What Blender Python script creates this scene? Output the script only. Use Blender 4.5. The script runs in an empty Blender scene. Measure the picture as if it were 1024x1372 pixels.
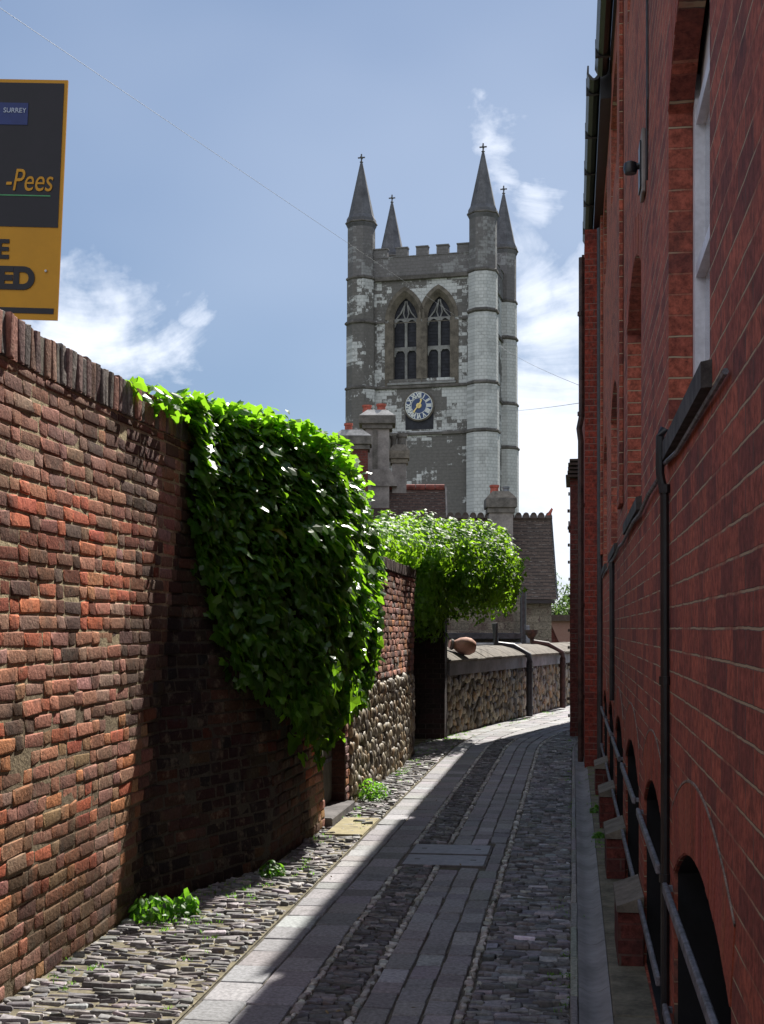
import bpy, bmesh, math, random
import numpy as np
from mathutils import Vector, Matrix
from mathutils.geometry import tessellate_polygon
R = math.radians
rng = np.random.default_rng(7); random.seed(7)
scn = bpy.context.scene
COL = scn.collection
# ---------------------------------------------------------------- camera
F = 1800.0
cam = bpy.data.cameras.new('camera'); co = bpy.data.objects.new('camera', cam); COL.objects.link(co)
cam.sensor_fit = 'VERTICAL'; cam.sensor_height = 36; cam.lens = F/1372*36
cam.clip_start = .05; cam.clip_end = 3000
PITCH = 0.0
co.location = (0, 0, 1.65); co.rotation_euler = (R(90+PITCH), 0, R(8.1))
cam.shift_y = (842-686-F*math.tan(R(PITCH)))/1372
scn.camera = co
# ---------------------------------------------------------------- sun + sky
SUN_AZ, SUN_EL = 15.0, 47.0        # azimuth from the lane's direction (+y) towards +x
sd = Vector((math.sin(R(SUN_AZ))*math.cos(R(SUN_EL)), math.cos(R(SUN_AZ))*math.cos(R(SUN_EL)), math.sin(R(SUN_EL))))
sl = bpy.data.lights.new('sun', 'SUN'); sl.energy = 4.9; sl.angle = R(.5); sl.color = (1, .95, .87)
so = bpy.data.objects.new('sun', sl); COL.objects.link(so); so.rotation_euler = sd.to_track_quat('Z', 'Y').to_euler(); so.location = (0, 0, 30)
scn.view_settings.view_transform = 'Standard'; scn.view_settings.look = 'None'
scn.view_settings.exposure = 0.88; scn.view_settings.gamma = 1
w = bpy.data.worlds.new('World'); scn.world = w; w.use_nodes = True
nt = w.node_tree; nt.nodes.clear()
def N(nt, t, **k):
    n = nt.nodes.new(t)
    for a, b in k.items():
        if a.startswith('i_'):
            n.inputs[a[2:].replace('_', ' ')].default_value = b
        elif a.startswith('n_'): n.inputs[int(a[2:])].default_value = b
        else: setattr(n, a, b)
    return n
def L(nt, a, b): nt.links.new(a, b)
def mathn(nt, op, a, b=None, c=None, clamp=False):
    n = nt.nodes.new('ShaderNodeMath'); n.operation = op; n.use_clamp = clamp
    for i, v in enumerate((a, b, c)):
        if v is None: continue
        if isinstance(v, (int, float)): n.inputs[i].default_value = v
        else: nt.links.new(v, n.inputs[i])
    return n.outputs[0]
def mixc(nt, fac, a, b, mode='MIX'):
    n = nt.nodes.new('ShaderNodeMix'); n.data_type = 'RGBA'; n.blend_type = mode; n.clamp_factor = True
    for i, v in ((0, fac), (6, a), (7, b)):
        if isinstance(v, (int, float)): n.inputs[i].default_value = v
        elif isinstance(v, tuple): n.inputs[i].default_value = (*v[:3], 1)
        else: nt.links.new(v, n.inputs[i])
    return n.outputs[2]
def ramp(nt, val, stops):
    n = nt.nodes.new('ShaderNodeValToRGB'); el = n.color_ramp.elements
    while len(el) < len(stops): el.new(.5)
    for e, (p, c) in zip(el, stops):
        e.position = p; e.color = (c, c, c, 1) if isinstance(c, (int, float)) else (*c, 1)
    nt.links.new(val, n.inputs[0]); return n.outputs[0]
def sstep(nt, val, a, b):
    n = nt.nodes.new('ShaderNodeMapRange'); n.interpolation_type = 'SMOOTHSTEP'
    n.inputs[1].default_value = a; n.inputs[2].default_value = b
    if isinstance(val, (int, float)): n.inputs[0].default_value = val
    else: nt.links.new(val, n.inputs[0])
    return n.outputs[0]
def pixdir(px, py):
    v = Vector(((px-512)/F, 1, (842-py)/F)); v.rotate(Matrix.Rotation(R(8.1), 3, 'Z')); return v.normalized()
sky = N(nt, 'ShaderNodeTexSky', sky_type='NISHITA', sun_disc=False, sun_elevation=R(SUN_EL), sun_rotation=R(SUN_AZ), altitude=60, air_density=1.0, dust_density=.6, ozone_density=1.6)
tc = N(nt, 'ShaderNodeTexCoord')
wz = N(nt, 'ShaderNodeTexNoise', i_Scale=9.0, i_Detail=6.0, i_Roughness=.6); L(nt, tc.outputs['Generated'], wz.inputs['Vector'])
w1 = N(nt, 'ShaderNodeVectorMath', operation='SUBTRACT'); L(nt, wz.outputs['Color'], w1.inputs[0]); w1.inputs[1].default_value = (.5, .5, .5)
w2_ = N(nt, 'ShaderNodeVectorMath', operation='SCALE'); L(nt, w1.outputs[0], w2_.inputs[0]); w2_.inputs['Scale'].default_value = .16
w3 = N(nt, 'ShaderNodeVectorMath', operation='ADD'); L(nt, tc.outputs['Generated'], w3.inputs[0]); L(nt, w2_.outputs[0], w3.inputs[1])
WARP = w3.outputs[0]
def dirmask(px, py, r0, r1):
    n = N(nt, 'ShaderNodeVectorMath', operation='DOT_PRODUCT'); nrm = N(nt, 'ShaderNodeVectorMath', operation='NORMALIZE')
    L(nt, WARP, nrm.inputs[0]); L(nt, nrm.outputs[0], n.inputs[0]); n.inputs[1].default_value = pixdir(px, py)
    ang = mathn(nt, 'ARCCOSINE', n.outputs['Value'])
    return mathn(nt, 'SUBTRACT', 1, sstep(nt, ang, R(r0), R(r1)))
mp = N(nt, 'ShaderNodeMapping'); mp.inputs['Rotation'].default_value = (0, R(35), R(20)); mp.inputs['Scale'].default_value = (1.0, 1.0, 1.9)
L(nt, tc.outputs['Generated'], mp.inputs[0])
nz = N(nt, 'ShaderNodeTexNoise', i_Scale=7.0, i_Detail=10.0, i_Roughness=.62, i_Distortion=1.0); L(nt, mp.outputs[0], nz.inputs['Vector'])
nz2 = N(nt, 'ShaderNodeTexNoise', i_Scale=1.6, i_Detail=3.0); L(nt, mp.outputs[0], nz2.inputs['Vector'])
blobs = None
for px, py, a, b, k in ((110, 470, .3, 5.8, 1.1), (215, 470, .1, 3.0, .45), (20, 400, 1, 5, .6), (740, 640, 2, 9.5, 1.15), (695, 330, .2, 4.4, .85), (662, 205, .1, 3.4, .76), (705, 270, .1, 3.4, .8), (745, 430, .5, 5.2, .85), (700, 520, .5, 5, .7), (225, 420, .1, 1.8, .6)):
    m = mathn(nt, 'MULTIPLY', dirmask(px, py, a, b), k)
    blobs = m if blobs is None else mathn(nt, 'MAXIMUM', blobs, m)
cl = mathn(nt, 'ADD', mathn(nt, 'MULTIPLY', nz.outputs[0], 1.15), mathn(nt, 'MULTIPLY', blobs, .62))
cl = mathn(nt, 'ADD', cl, mathn(nt, 'MULTIPLY', nz2.outputs[0], .12))
sxyz = N(nt, 'ShaderNodeSeparateXYZ'); L(nt, tc.outputs['Generated'], sxyz.inputs[0])
back = sstep(nt, mathn(nt, 'MULTIPLY', sxyz.outputs[1], -1), -.25, .6)      # added cloud behind the viewer, out of view, lifts the ambient light
cl = mathn(nt, 'ADD', cl, mathn(nt, 'MULTIPLY', back, .7))
cl = mathn(nt, 'MULTIPLY', sstep(nt, cl, .80, 1.42), .93)
thin = mathn(nt, 'MULTIPLY', sstep(nt, nz2.outputs[0], .35, .8), .22)
cl = mathn(nt, 'MAXIMUM', cl, thin)
skyc = mixc(nt, .55, sky.outputs[0], (1.05, 2.35, 4.9))
skyc = mixc(nt, 1.0, skyc, (.86, .86, .86), 'MULTIPLY')
skyc = mixc(nt, cl, skyc, (10.5, 11.0, 12.0))
bg = N(nt, 'ShaderNodeBackground', i_Strength=.0605)
L(nt, skyc, bg.inputs[0])
wo = N(nt, 'ShaderNodeOutputWorld'); L(nt, bg.outputs[0], wo.inputs[0])

# ---------------------------------------------------------------- materials
MATS = {}
def newmat(name):
    m = bpy.data.materials.new(name); m.use_nodes = True; t = m.node_tree; t.nodes.clear()
    o = N(t, 'ShaderNodeOutputMaterial'); b = N(t, 'ShaderNodeBsdfPrincipled'); L(t, b.outputs[0], o.inputs[0])
    MATS[name] = m
    return m, t, b, o
def bump(t, b, h, strength=.5, dist=.01, prev=None):
    n = N(t, 'ShaderNodeBump'); n.inputs['Strength'].default_value = strength; n.inputs['Distance'].default_value = dist
    L(t, h, n.inputs['Height'])
    if prev is not None: L(t, prev, n.inputs['Normal'])
    if b is not None: L(t, n.outputs[0], b.inputs['Normal'])
    return n.outputs[0]
def objc(t):
    c = N(t, 'ShaderNodeTexCoord'); return c.outputs['Object']
def noise(t, vec, scale, detail=4, rough=.6, dist=0):
    n = N(t, 'ShaderNodeTexNoise', i_Scale=float(scale), i_Detail=float(detail), i_Roughness=rough, i_Distortion=float(dist))
    if vec is not None: L(t, vec, n.inputs['Vector'])
    return n.outputs[0]
def simple(name, col, rough=.8, var=.25, scale=8, metallic=0, bumps=.3, bdist=.004, spec=.3):
    m, t, b, o = newmat(name); v = objc(t)
    n1 = noise(t, v, scale, 6); n2 = noise(t, v, scale*7, 3)
    f = mathn(t, 'ADD', mathn(t, 'MULTIPLY', n1, .7), mathn(t, 'MULTIPLY', n2, .3))
    d = tuple(c*(1-var*1.6) for c in col); l = tuple(min(1, c*(1+var*1.4)) for c in col)
    L(t, mixc(t, sstep(t, f, .3, .7), d, l), b.inputs['Base Color'])
    b.inputs['Roughness'].default_value = rough; b.inputs['Metallic'].default_value = metallic
    b.inputs['Specular IOR Level'].default_value = spec
    if bumps: bump(t, b, f, bumps, bdist)
    return m
def attrmat(name, rough=.9, bscale=60, bstr=.6, bdist=.004, grime=(0.05, .05, .045), gamt=.35, spec=.2, moss=None, bloom=0):
    """per-stone colour from the mesh, plus surface dirt with its own shape"""
    m, t, b, o = newmat(name); v = objc(t)
    a = N(t, 'ShaderNodeAttribute', attribute_name='bc')
    n1 = noise(t, v, 5, 6); n2 = noise(t, v, bscale, 5, .65); n3 = noise(t, v, bscale*.33, 4, .6)
    c = mixc(t, .55, a.outputs['Color'], mixc(t, sstep(t, n2, .3, .7), (.25, .25, .25), (.8, .8, .8)), 'OVERLAY')
    c = mixc(t, mathn(t, 'MULTIPLY', sstep(t, n1, .52, .72), gamt), c, grime)
    if bloom:
        n5 = noise(t, v, 7, 7, .75)
        c = mixc(t, mathn(t, 'MULTIPLY', sstep(t, n5, .52, .66), bloom), c, (.30, .25, .17))
    if moss:
        n4 = noise(t, v, moss[1], 5)
        c = mixc(t, mathn(t, 'MULTIPLY', sstep(t, n4, moss[2], moss[2]+.1), moss[3]), c, moss[0])
    L(t, c, b.inputs['Base Color']); b.inputs['Roughness'].default_value = rough
    b.inputs['Specular IOR Level'].default_value = spec
    h = mathn(t, 'ADD', n2, mathn(t, 'MULTIPLY', n3, 1.5))
    bump(t, b, h, bstr, bdist)
    return m
M_oldbrick = attrmat('old_brick', gamt=.5, bloom=.3, bstr=.8, bdist=.006, moss=((.07, .065, .03), 2.2, .6, .35))
M_stone = attrmat('flint_stone', rough=.6, bscale=30, bdist=.006, gamt=.2, spec=.4)
M_paver = attrmat('paver_stone', rough=.75, bscale=50, bstr=.35, bdist=.003, gamt=.35, spec=.35)
M_slate = attrmat('slate_cobble', rough=.6, bscale=45, bstr=.5, bdist=.003, gamt=.3, spec=.45)
M_shademortar = simple('shade_mortar', (.05, .045, .035), .95, .35, 14, bumps=.8, bdist=.008)  # mortar tone with the shade under the ivy put into it
M_mortar = simple('lime_mortar', (.44, .37, .245), .95, .35, 14, bumps=.8, bdist=.008)
M_mortard = simple('dark_mortar', (.16, .14, .11), .95, .35, 14, bumps=.8, bdist=.008)
M_fmortar = simple('flint_mortar', (.13, .115, .085), .95, .3, 14, bumps=.8, bdist=.01)
M_joint = simple('joint_sand', (.10, .09, .07), .95, .35, 10, bumps=.5)
M_earth = simple('joint_earth', (.17, .15, .10), .95, .4, 6, bumps=.8, bdist=.01)
M_concrete = simple('concrete', (.23, .225, .23), .85, .2, 2.5, bumps=.05)
M_ledge = simple('ledge_stone', (.15, .135, .10), .9, .35, 5, bumps=.5)
M_yslab = simple('yellow_slab', (.30, .26, .15), .85, .18, 5)
M_step = simple('step_stone', (.13, .12, .12), .85, .3, 6)
M_black = simple('black_paint', (.012, .012, .014), .4, .3, 10, spec=.5)
M_pipe = simple('pipe_iron', (.03, .028, .032), .45, .4, 10, spec=.5)
M_rustpipe = simple('rust_pipe', (.05, .022, .018), .6, .5, 10, spec=.4)
M_dark = simple('basement_dark', (.008, .008, .01), .7, .2, 10)
M_rail = simple('grey_rail', (.15, .15, .17), .55, .45, 18, metallic=.1)
M_white = simple('white_paint', (.62, .62, .66), .5, .12, 8)
M_wood = simple('door_paint', (.145, .14, .11), .7, .25, 4, bumps=.3)
M_sill = simple('sill_stone', (.055, .05, .048), .85, .4, 12)
M_cap = simple('cap_stone', (.16, .14, .115), .9, .25, 9)
M_pot = simple('terracotta', (.33, .085, .06), .8, .25, 6)
M_pinkpot = simple('pink_terracotta', (.50, .27, .20), .75, .15, 5)
M_stem = simple('ivy_stem', (.07, .05, .03), .9, .4, 20)
M_bark = simple('bark', (.08, .06, .04), .9, .4, 8)
M_lead = simple('lead_grey', (.16, .17, .19), .6, .25, 6)
M_render = simple('pale_render', (.22, .20, .19), .9, .25, 2.5)
M_chcap = simple('chimney_cap', (.12, .11, .10), .9, .3, 5)
M_white_lead = simple('pale_capping', (.30, .29, .28), .8, .3, 3)
M_cable = simple('cable', (.09, .10, .12), .6, .2, 10)
M_spire = simple('spire_stone', (.105, .105, .115), .9, .25, 1.1, bumps=.3, bdist=.03)
M_cover = simple('cover_steel', (.24, .245, .28), .55, .15, 14, metallic=.2)
M_orange = simple('sign_orange', (.50, .235, .008), .5, .05, 4, bumps=0)
M_signblk = simple('sign_black', (.012, .010, .016), .45, .1, 4, bumps=0)
M_signblue = simple('sign_blue', (.02, .035, .15), .45, .1, 4, bumps=0)
M_signgreen = simple('sign_green', (.07, .28, .12), .5, .1, 4, bumps=0)
M_signwhite = simple('sign_pale', (.45, .5, .62), .5, .1, 4, bumps=0)
M_clockblue = simple('clock_blue', (.04, .065, .15), .5, .15, 2, bumps=0)
M_clockpale = simple('clock_pale', (.62, .64, .62), .5, .1, 2, bumps=0)
M_gold = simple('gilding', (.70, .55, .22), .4, .15, 4, bumps=0, metallic=.3)
M_blind = simple('pale_blind_behind_glass', (.40, .42, .45), .12, .1, 3, bumps=0, spec=.8)
M_louvre = simple('louvre_dark', (.02, .021, .028), .7, .3, 3)
M_tracery = simple('tracery_stone', (.19, .19, .185), .9, .25, 2)
M_arcbrown = simple('arch_stone', (.115, .10, .083), .9, .3, 2)
M_string = simple('string_stone', (.10, .092, .085), .9, .3, 1.5)

def brickwall_mat(name, ax, c1, c2, mort, bw=.225, rh=.075, ms=.006, rough=.9, stain=.3, bd=.004, dist=.006, mixmort=.8, zpatch=0):
    m, t, b, o = newmat(name); v = objc(t)
    s = N(t, 'ShaderNodeSeparateXYZ'); L(t, v, s.inputs[0])
    u = {'y': s.outputs[1], 'x': s.outputs[0]}.get(ax) or mathn(t, 'ADD', s.outputs[0], s.outputs[1])
    n0 = N(t, 'ShaderNodeTexNoise', i_Scale=9.0, i_Detail=3.0); L(t, v, n0.inputs['Vector'])
    sn = N(t, 'ShaderNodeSeparateXYZ'); L(t, n0.outputs['Color'], sn.inputs[0])
    c = N(t, 'ShaderNodeCombineXYZ')
    L(t, mathn(t, 'ADD', u, mathn(t, 'MULTIPLY', mathn(t, 'SUBTRACT', sn.outputs[0], .5), dist*2)), c.inputs[0])
    L(t, mathn(t, 'ADD', s.outputs[2], mathn(t, 'MULTIPLY', mathn(t, 'SUBTRACT', sn.outputs[1], .5), dist)), c.inputs[1])
    br = N(t, 'ShaderNodeTexBrick', i_Scale=1.0, i_Bias=0.0); L(t, c.outputs[0], br.inputs['Vector'])
    br.inputs['Color1'].default_value = (0, 0, 0, 1); br.inputs['Color2'].default_value = (1, 1, 1, 1); br.inputs['Mortar'].default_value = (.5, .5, .5, 1)
    br.inputs['Mortar Size'].default_value = ms; br.inputs['Mortar Smooth'].default_value = .2
    br.inputs['Brick Width'].default_value = bw; br.inputs['Row Height'].default_value = rh
    n1 = noise(t, v, 4, 6); n2 = noise(t, v, 28, 6, .75); n3 = noise(t, v, 2.3, 5)
    smp = N(t, 'ShaderNodeMapping'); smp.inputs['Scale'].default_value = (1, 1, .16); L(t, v, smp.inputs[0]); nst = noise(t, smp.outputs[0], 5, 5, .65)
    nch = noise(t, v, 75, 2, .5)
    rnd = mathn(t, 'ADD', mathn(t, 'MULTIPLY', br.outputs['Color'], .65), mathn(t, 'MULTIPLY', n2, .35))
    col = mixc(t, rnd, c1, c2)
    col = mixc(t, .85, col, mixc(t, sstep(t, n2, .28, .72), (.2, .2, .2), (.8, .8, .8)), 'OVERLAY')
    col = mixc(t, mathn(t, 'MULTIPLY', sstep(t, n1, .5, .75), stain), col, (.035, .028, .03))
    sc = N(t, 'ShaderNodeSeparateXYZ'); L(t, c.outputs[0], sc.inputs[0])
    fz = mathn(t, 'ABSOLUTE', mathn(t, 'SUBTRACT', mathn(t, 'FRACT', mathn(t, 'DIVIDE', sc.outputs[1], rh)), .5))
    hm = mathn(t, 'GREATER_THAN', fz, .5-.55*ms/rh*1.1)
    mort = mixc(t, hm, (.10, .075, .065), mort)
    col = mixc(t, mathn(t, 'MULTIPLY', mathn(t, 'LESS_THAN', br.outputs['Color'], .2), .28), col, (.085, .035, .035))
    col = mixc(t, mathn(t, 'MULTIPLY', sstep(t, nst, .48, .72), stain*.9), col, (.045, .03, .03))
    col = mixc(t, mathn(t, 'MULTIPLY', sstep(t, nch, .68, .74), .5), col, (.02, .015, .015))
    mf = mathn(t, 'MULTIPLY', br.outputs['Fac'], mathn(t, 'MULTIPLY', sstep(t, n3, .40, .56), mixmort))
    mf = mathn(t, 'ADD', mf, mathn(t, 'MULTIPLY', br.outputs['Fac'], .18))
    col = mixc(t, mf, col, mort)
    L(t, col, b.inputs['Base Color']); b.inputs['Roughness'].default_value = rough; b.inputs['Specular IOR Level'].default_value = .2
    h = mathn(t, 'SUBTRACT', mathn(t, 'MULTIPLY', n2, .6), br.outputs['Fac'])
    bump(t, b, h, .8, bd)
    return m
M_rbrick = brickwall_mat('red_brick', 'y', (.19, .052, .040), (.39, .108, .066), (.38, .29, .19), stain=.5, ms=.0044, dist=.008, mixmort=1.0)
M_rbrick_x = brickwall_mat('red_brick_return', 'x', (.16, .03, .022), (.26, .05, .034), (.30, .13, .11), bw=.112)
M_shadebrick = brickwall_mat('shade_brick', 'x', (.018, .013, .013), (.035, .022, .02), (.04, .035, .03))  # near-black tone: shade of pier and recess put into the brick colour
M_dbrick = brickwall_mat('dark_brick', 'x', (.05, .026, .022), (.09, .04, .03), (.10, .08, .07))
M_farbrick = brickwall_mat('far_brick', 'xy', (.07, .022, .02), (.13, .035, .028), (.12, .08, .07))
M_rubble = brickwall_mat('squared_rubble', 'xy', (.10, .09, .07), (.22, .19, .15), (.16, .14, .11), bw=.4, rh=.2, ms=.02, dist=.12, bd=.03, stain=.4)

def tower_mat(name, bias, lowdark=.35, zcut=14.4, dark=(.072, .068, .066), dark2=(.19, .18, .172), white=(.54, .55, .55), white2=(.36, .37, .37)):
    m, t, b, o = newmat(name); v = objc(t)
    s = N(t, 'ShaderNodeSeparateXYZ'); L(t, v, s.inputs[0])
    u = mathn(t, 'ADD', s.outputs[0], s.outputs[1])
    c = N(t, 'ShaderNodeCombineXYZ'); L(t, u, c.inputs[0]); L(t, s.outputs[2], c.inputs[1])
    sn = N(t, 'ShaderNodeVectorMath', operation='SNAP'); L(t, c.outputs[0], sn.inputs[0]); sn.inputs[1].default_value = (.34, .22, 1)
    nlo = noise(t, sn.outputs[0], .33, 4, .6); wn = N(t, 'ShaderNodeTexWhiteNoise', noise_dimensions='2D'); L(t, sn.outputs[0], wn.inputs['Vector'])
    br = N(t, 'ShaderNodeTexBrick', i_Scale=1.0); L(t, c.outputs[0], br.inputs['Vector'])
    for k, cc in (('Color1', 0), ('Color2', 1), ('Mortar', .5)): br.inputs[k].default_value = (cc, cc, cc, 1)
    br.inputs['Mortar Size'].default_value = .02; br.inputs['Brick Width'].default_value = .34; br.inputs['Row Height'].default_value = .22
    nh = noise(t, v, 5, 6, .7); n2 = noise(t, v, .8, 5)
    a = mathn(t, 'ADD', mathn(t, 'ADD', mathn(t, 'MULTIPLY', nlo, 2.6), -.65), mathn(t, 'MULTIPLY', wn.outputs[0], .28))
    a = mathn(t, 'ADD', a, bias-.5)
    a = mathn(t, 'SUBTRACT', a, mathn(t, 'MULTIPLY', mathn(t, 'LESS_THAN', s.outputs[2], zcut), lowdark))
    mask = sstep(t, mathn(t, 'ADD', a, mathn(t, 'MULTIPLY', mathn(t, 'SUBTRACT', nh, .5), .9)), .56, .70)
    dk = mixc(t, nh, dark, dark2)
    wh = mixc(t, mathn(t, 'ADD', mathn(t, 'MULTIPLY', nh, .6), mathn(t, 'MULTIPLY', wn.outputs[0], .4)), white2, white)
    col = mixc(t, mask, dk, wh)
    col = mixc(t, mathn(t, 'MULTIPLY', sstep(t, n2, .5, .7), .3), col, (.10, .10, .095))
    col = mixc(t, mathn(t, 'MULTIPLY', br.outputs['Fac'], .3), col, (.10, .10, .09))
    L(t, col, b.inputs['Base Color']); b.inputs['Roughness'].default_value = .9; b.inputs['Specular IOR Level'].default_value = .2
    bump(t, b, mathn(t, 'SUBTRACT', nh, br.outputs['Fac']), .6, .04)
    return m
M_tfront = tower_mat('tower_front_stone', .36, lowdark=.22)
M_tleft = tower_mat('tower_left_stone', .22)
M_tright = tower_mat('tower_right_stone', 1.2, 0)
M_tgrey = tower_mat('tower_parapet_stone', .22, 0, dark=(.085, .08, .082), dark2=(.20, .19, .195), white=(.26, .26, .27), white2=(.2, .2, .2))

def tile_mat(name, c1, c2, rh=.11, bw=.17, ax='x'):
    m, t, b, o = newmat(name); uvn = N(t, 'ShaderNodeUVMap', uv_map='UVMap')
    v = objc(t)
    br = N(t, 'ShaderNodeTexBrick', i_Scale=1.0); L(t, uvn.outputs[0], br.inputs['Vector'])
    for k, cc in (('Color1', 0), ('Color2', 1), ('Mortar', .0)): br.inputs[k].default_value = (cc, cc, cc, 1)
    br.inputs['Mortar Size'].default_value = .012; br.inputs['Brick Width'].default_value = bw; br.inputs['Row Height'].default_value = rh
    n1 = noise(t, v, 3, 6); n2 = noise(t, v, 30, 4)
    col = mixc(t, mathn(t, 'ADD', mathn(t, 'MULTIPLY', br.outputs['Color'], .5), mathn(t, 'MULTIPLY', n1, .5)), c1, c2)
    col = mixc(t, mathn(t, 'MULTIPLY', br.outputs['Fac'], .15), col, (.01, .01, .01))
    su = N(t, 'ShaderNodeSeparateXYZ'); L(t, uvn.outputs[0], su.inputs[0])
    nl = noise(t, v, 9, 4)
    fr = mathn(t, 'FRACT', mathn(t, 'ADD', mathn(t, 'DIVIDE', su.outputs[1], rh), mathn(t, 'MULTIPLY', nl, .35)))
    ln = sstep(t, fr, .78, .92); lit = mathn(t, 'MULTIPLY', mathn(t, 'MULTIPLY', sstep(t, fr, .25, .05), sstep(t, nl, .5, .62)), .6)
    col = mixc(t, mathn(t, 'MULTIPLY', ln, .8), col, (.008, .007, .007))
    col = mixc(t, lit, col, (.30, .27, .24))
    L(t, col, b.inputs['Base Color']); b.inputs['Roughness'].default_value = .8
    bump(t, b, mathn(t, 'SUBTRACT', mathn(t, 'MULTIPLY', n2, .4), ln), .9, .03)
    return m
M_tile = tile_mat('dark_roof_tile', (.035, .02, .016), (.095, .05, .036))
M_tile2 = tile_mat('brown_roof_tile', (.045, .033, .026), (.125, .085, .064))
M_tile3 = tile_mat('pink_roof_tile', (.2, .1, .08), (.3, .17, .13))
M_ridge = simple('ridge_tile', (.16, .045, .035), .85, .3, 6)

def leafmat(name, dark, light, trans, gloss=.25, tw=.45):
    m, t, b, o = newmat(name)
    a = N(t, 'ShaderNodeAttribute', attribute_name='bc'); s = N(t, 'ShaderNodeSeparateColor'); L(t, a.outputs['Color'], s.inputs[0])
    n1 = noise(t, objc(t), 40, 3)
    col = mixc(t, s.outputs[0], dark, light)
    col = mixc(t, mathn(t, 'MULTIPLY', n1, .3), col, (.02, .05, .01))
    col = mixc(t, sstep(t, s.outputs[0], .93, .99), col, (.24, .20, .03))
    L(t, col, b.inputs['Base Color']); b.inputs['Roughness'].default_value = gloss; b.inputs['Specular IOR Level'].default_value = .6
    tr = N(t, 'ShaderNodeBsdfTranslucent'); L(t, mixc(t, s.outputs[0], tuple(c*.6 for c in trans), trans), tr.inputs[0])
    mx = N(t, 'ShaderNodeMixShader'); mx.inputs[0].default_value = tw; L(t, b.outputs[0], mx.inputs[1]); L(t, tr.outputs[0], mx.inputs[2]); L(t, mx.outputs[0], o.inputs[0])
    bump(t, b, noise(t, objc(t), 25, 2), .3, .004)
    return m
M_leaf = leafmat('ivy_leaf', (.028, .075, .015), (.08, .19, .025), (.38, .78, .03), gloss=.33, tw=.5)
M_leaf2 = leafmat('ivy_leaf_bright', (.03, .075, .012), (.12, .23, .02), (.42, .76, .03), gloss=.5, tw=.5)
M_weed = leafmat('weed_leaf', (.05, .14, .02), (.12, .26, .03), (.32, .75, .04), .5)
M_tree = leafmat('tree_leaf', (.03, .06, .015), (.08, .13, .03), (.2, .34, .06), .6)

# ---------------------------------------------------------------- object helpers
def mesh_obj(name, verts, faces, mat, parent=None, cols=None, uvs=None, smooth=False):
    me = bpy.data.meshes.new(name)
    me.from_pydata([tuple(map(float, v)) for v in verts] if not isinstance(verts, np.ndarray) else verts.tolist(), [], faces if isinstance(faces, list) else faces.tolist())
    me.materials.append(mat)
    if cols is not None:
        a = me.attributes.new('bc', 'FLOAT_COLOR', 'POINT'); a.data.foreach_set('color', np.asarray(cols, dtype=np.float32).ravel())
    if uvs is not None:
        ul = me.uv_layers.new(name='UVMap')
        li = np.zeros(len(me.loops), dtype=np.int32); me.loops.foreach_get('vertex_index', li)
        ul.data.foreach_set('uv', np.asarray(uvs, dtype=np.float32)[li].ravel())
    if smooth: me.polygons.foreach_set('use_smooth', [True]*len(me.polygons))
    me.update()
    o = bpy.data.objects.new(name, me); COL.objects.link(o)
    if name in ('brickwork', 'coping', 'slate_cobbles', 'cobble_strip', 'sett_strip', 'pebble_edging', 'paver_band', 'bend_paving'):
        me.polygons.foreach_set('use_smooth', [True]*len(me.polygons)); wnm = o.modifiers.new('worn_edges', 'WEIGHTED_NORMAL'); wnm.keep_sharp = False; wnm.weight = 80
    if parent is not None: o.parent = parent
    return o
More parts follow.
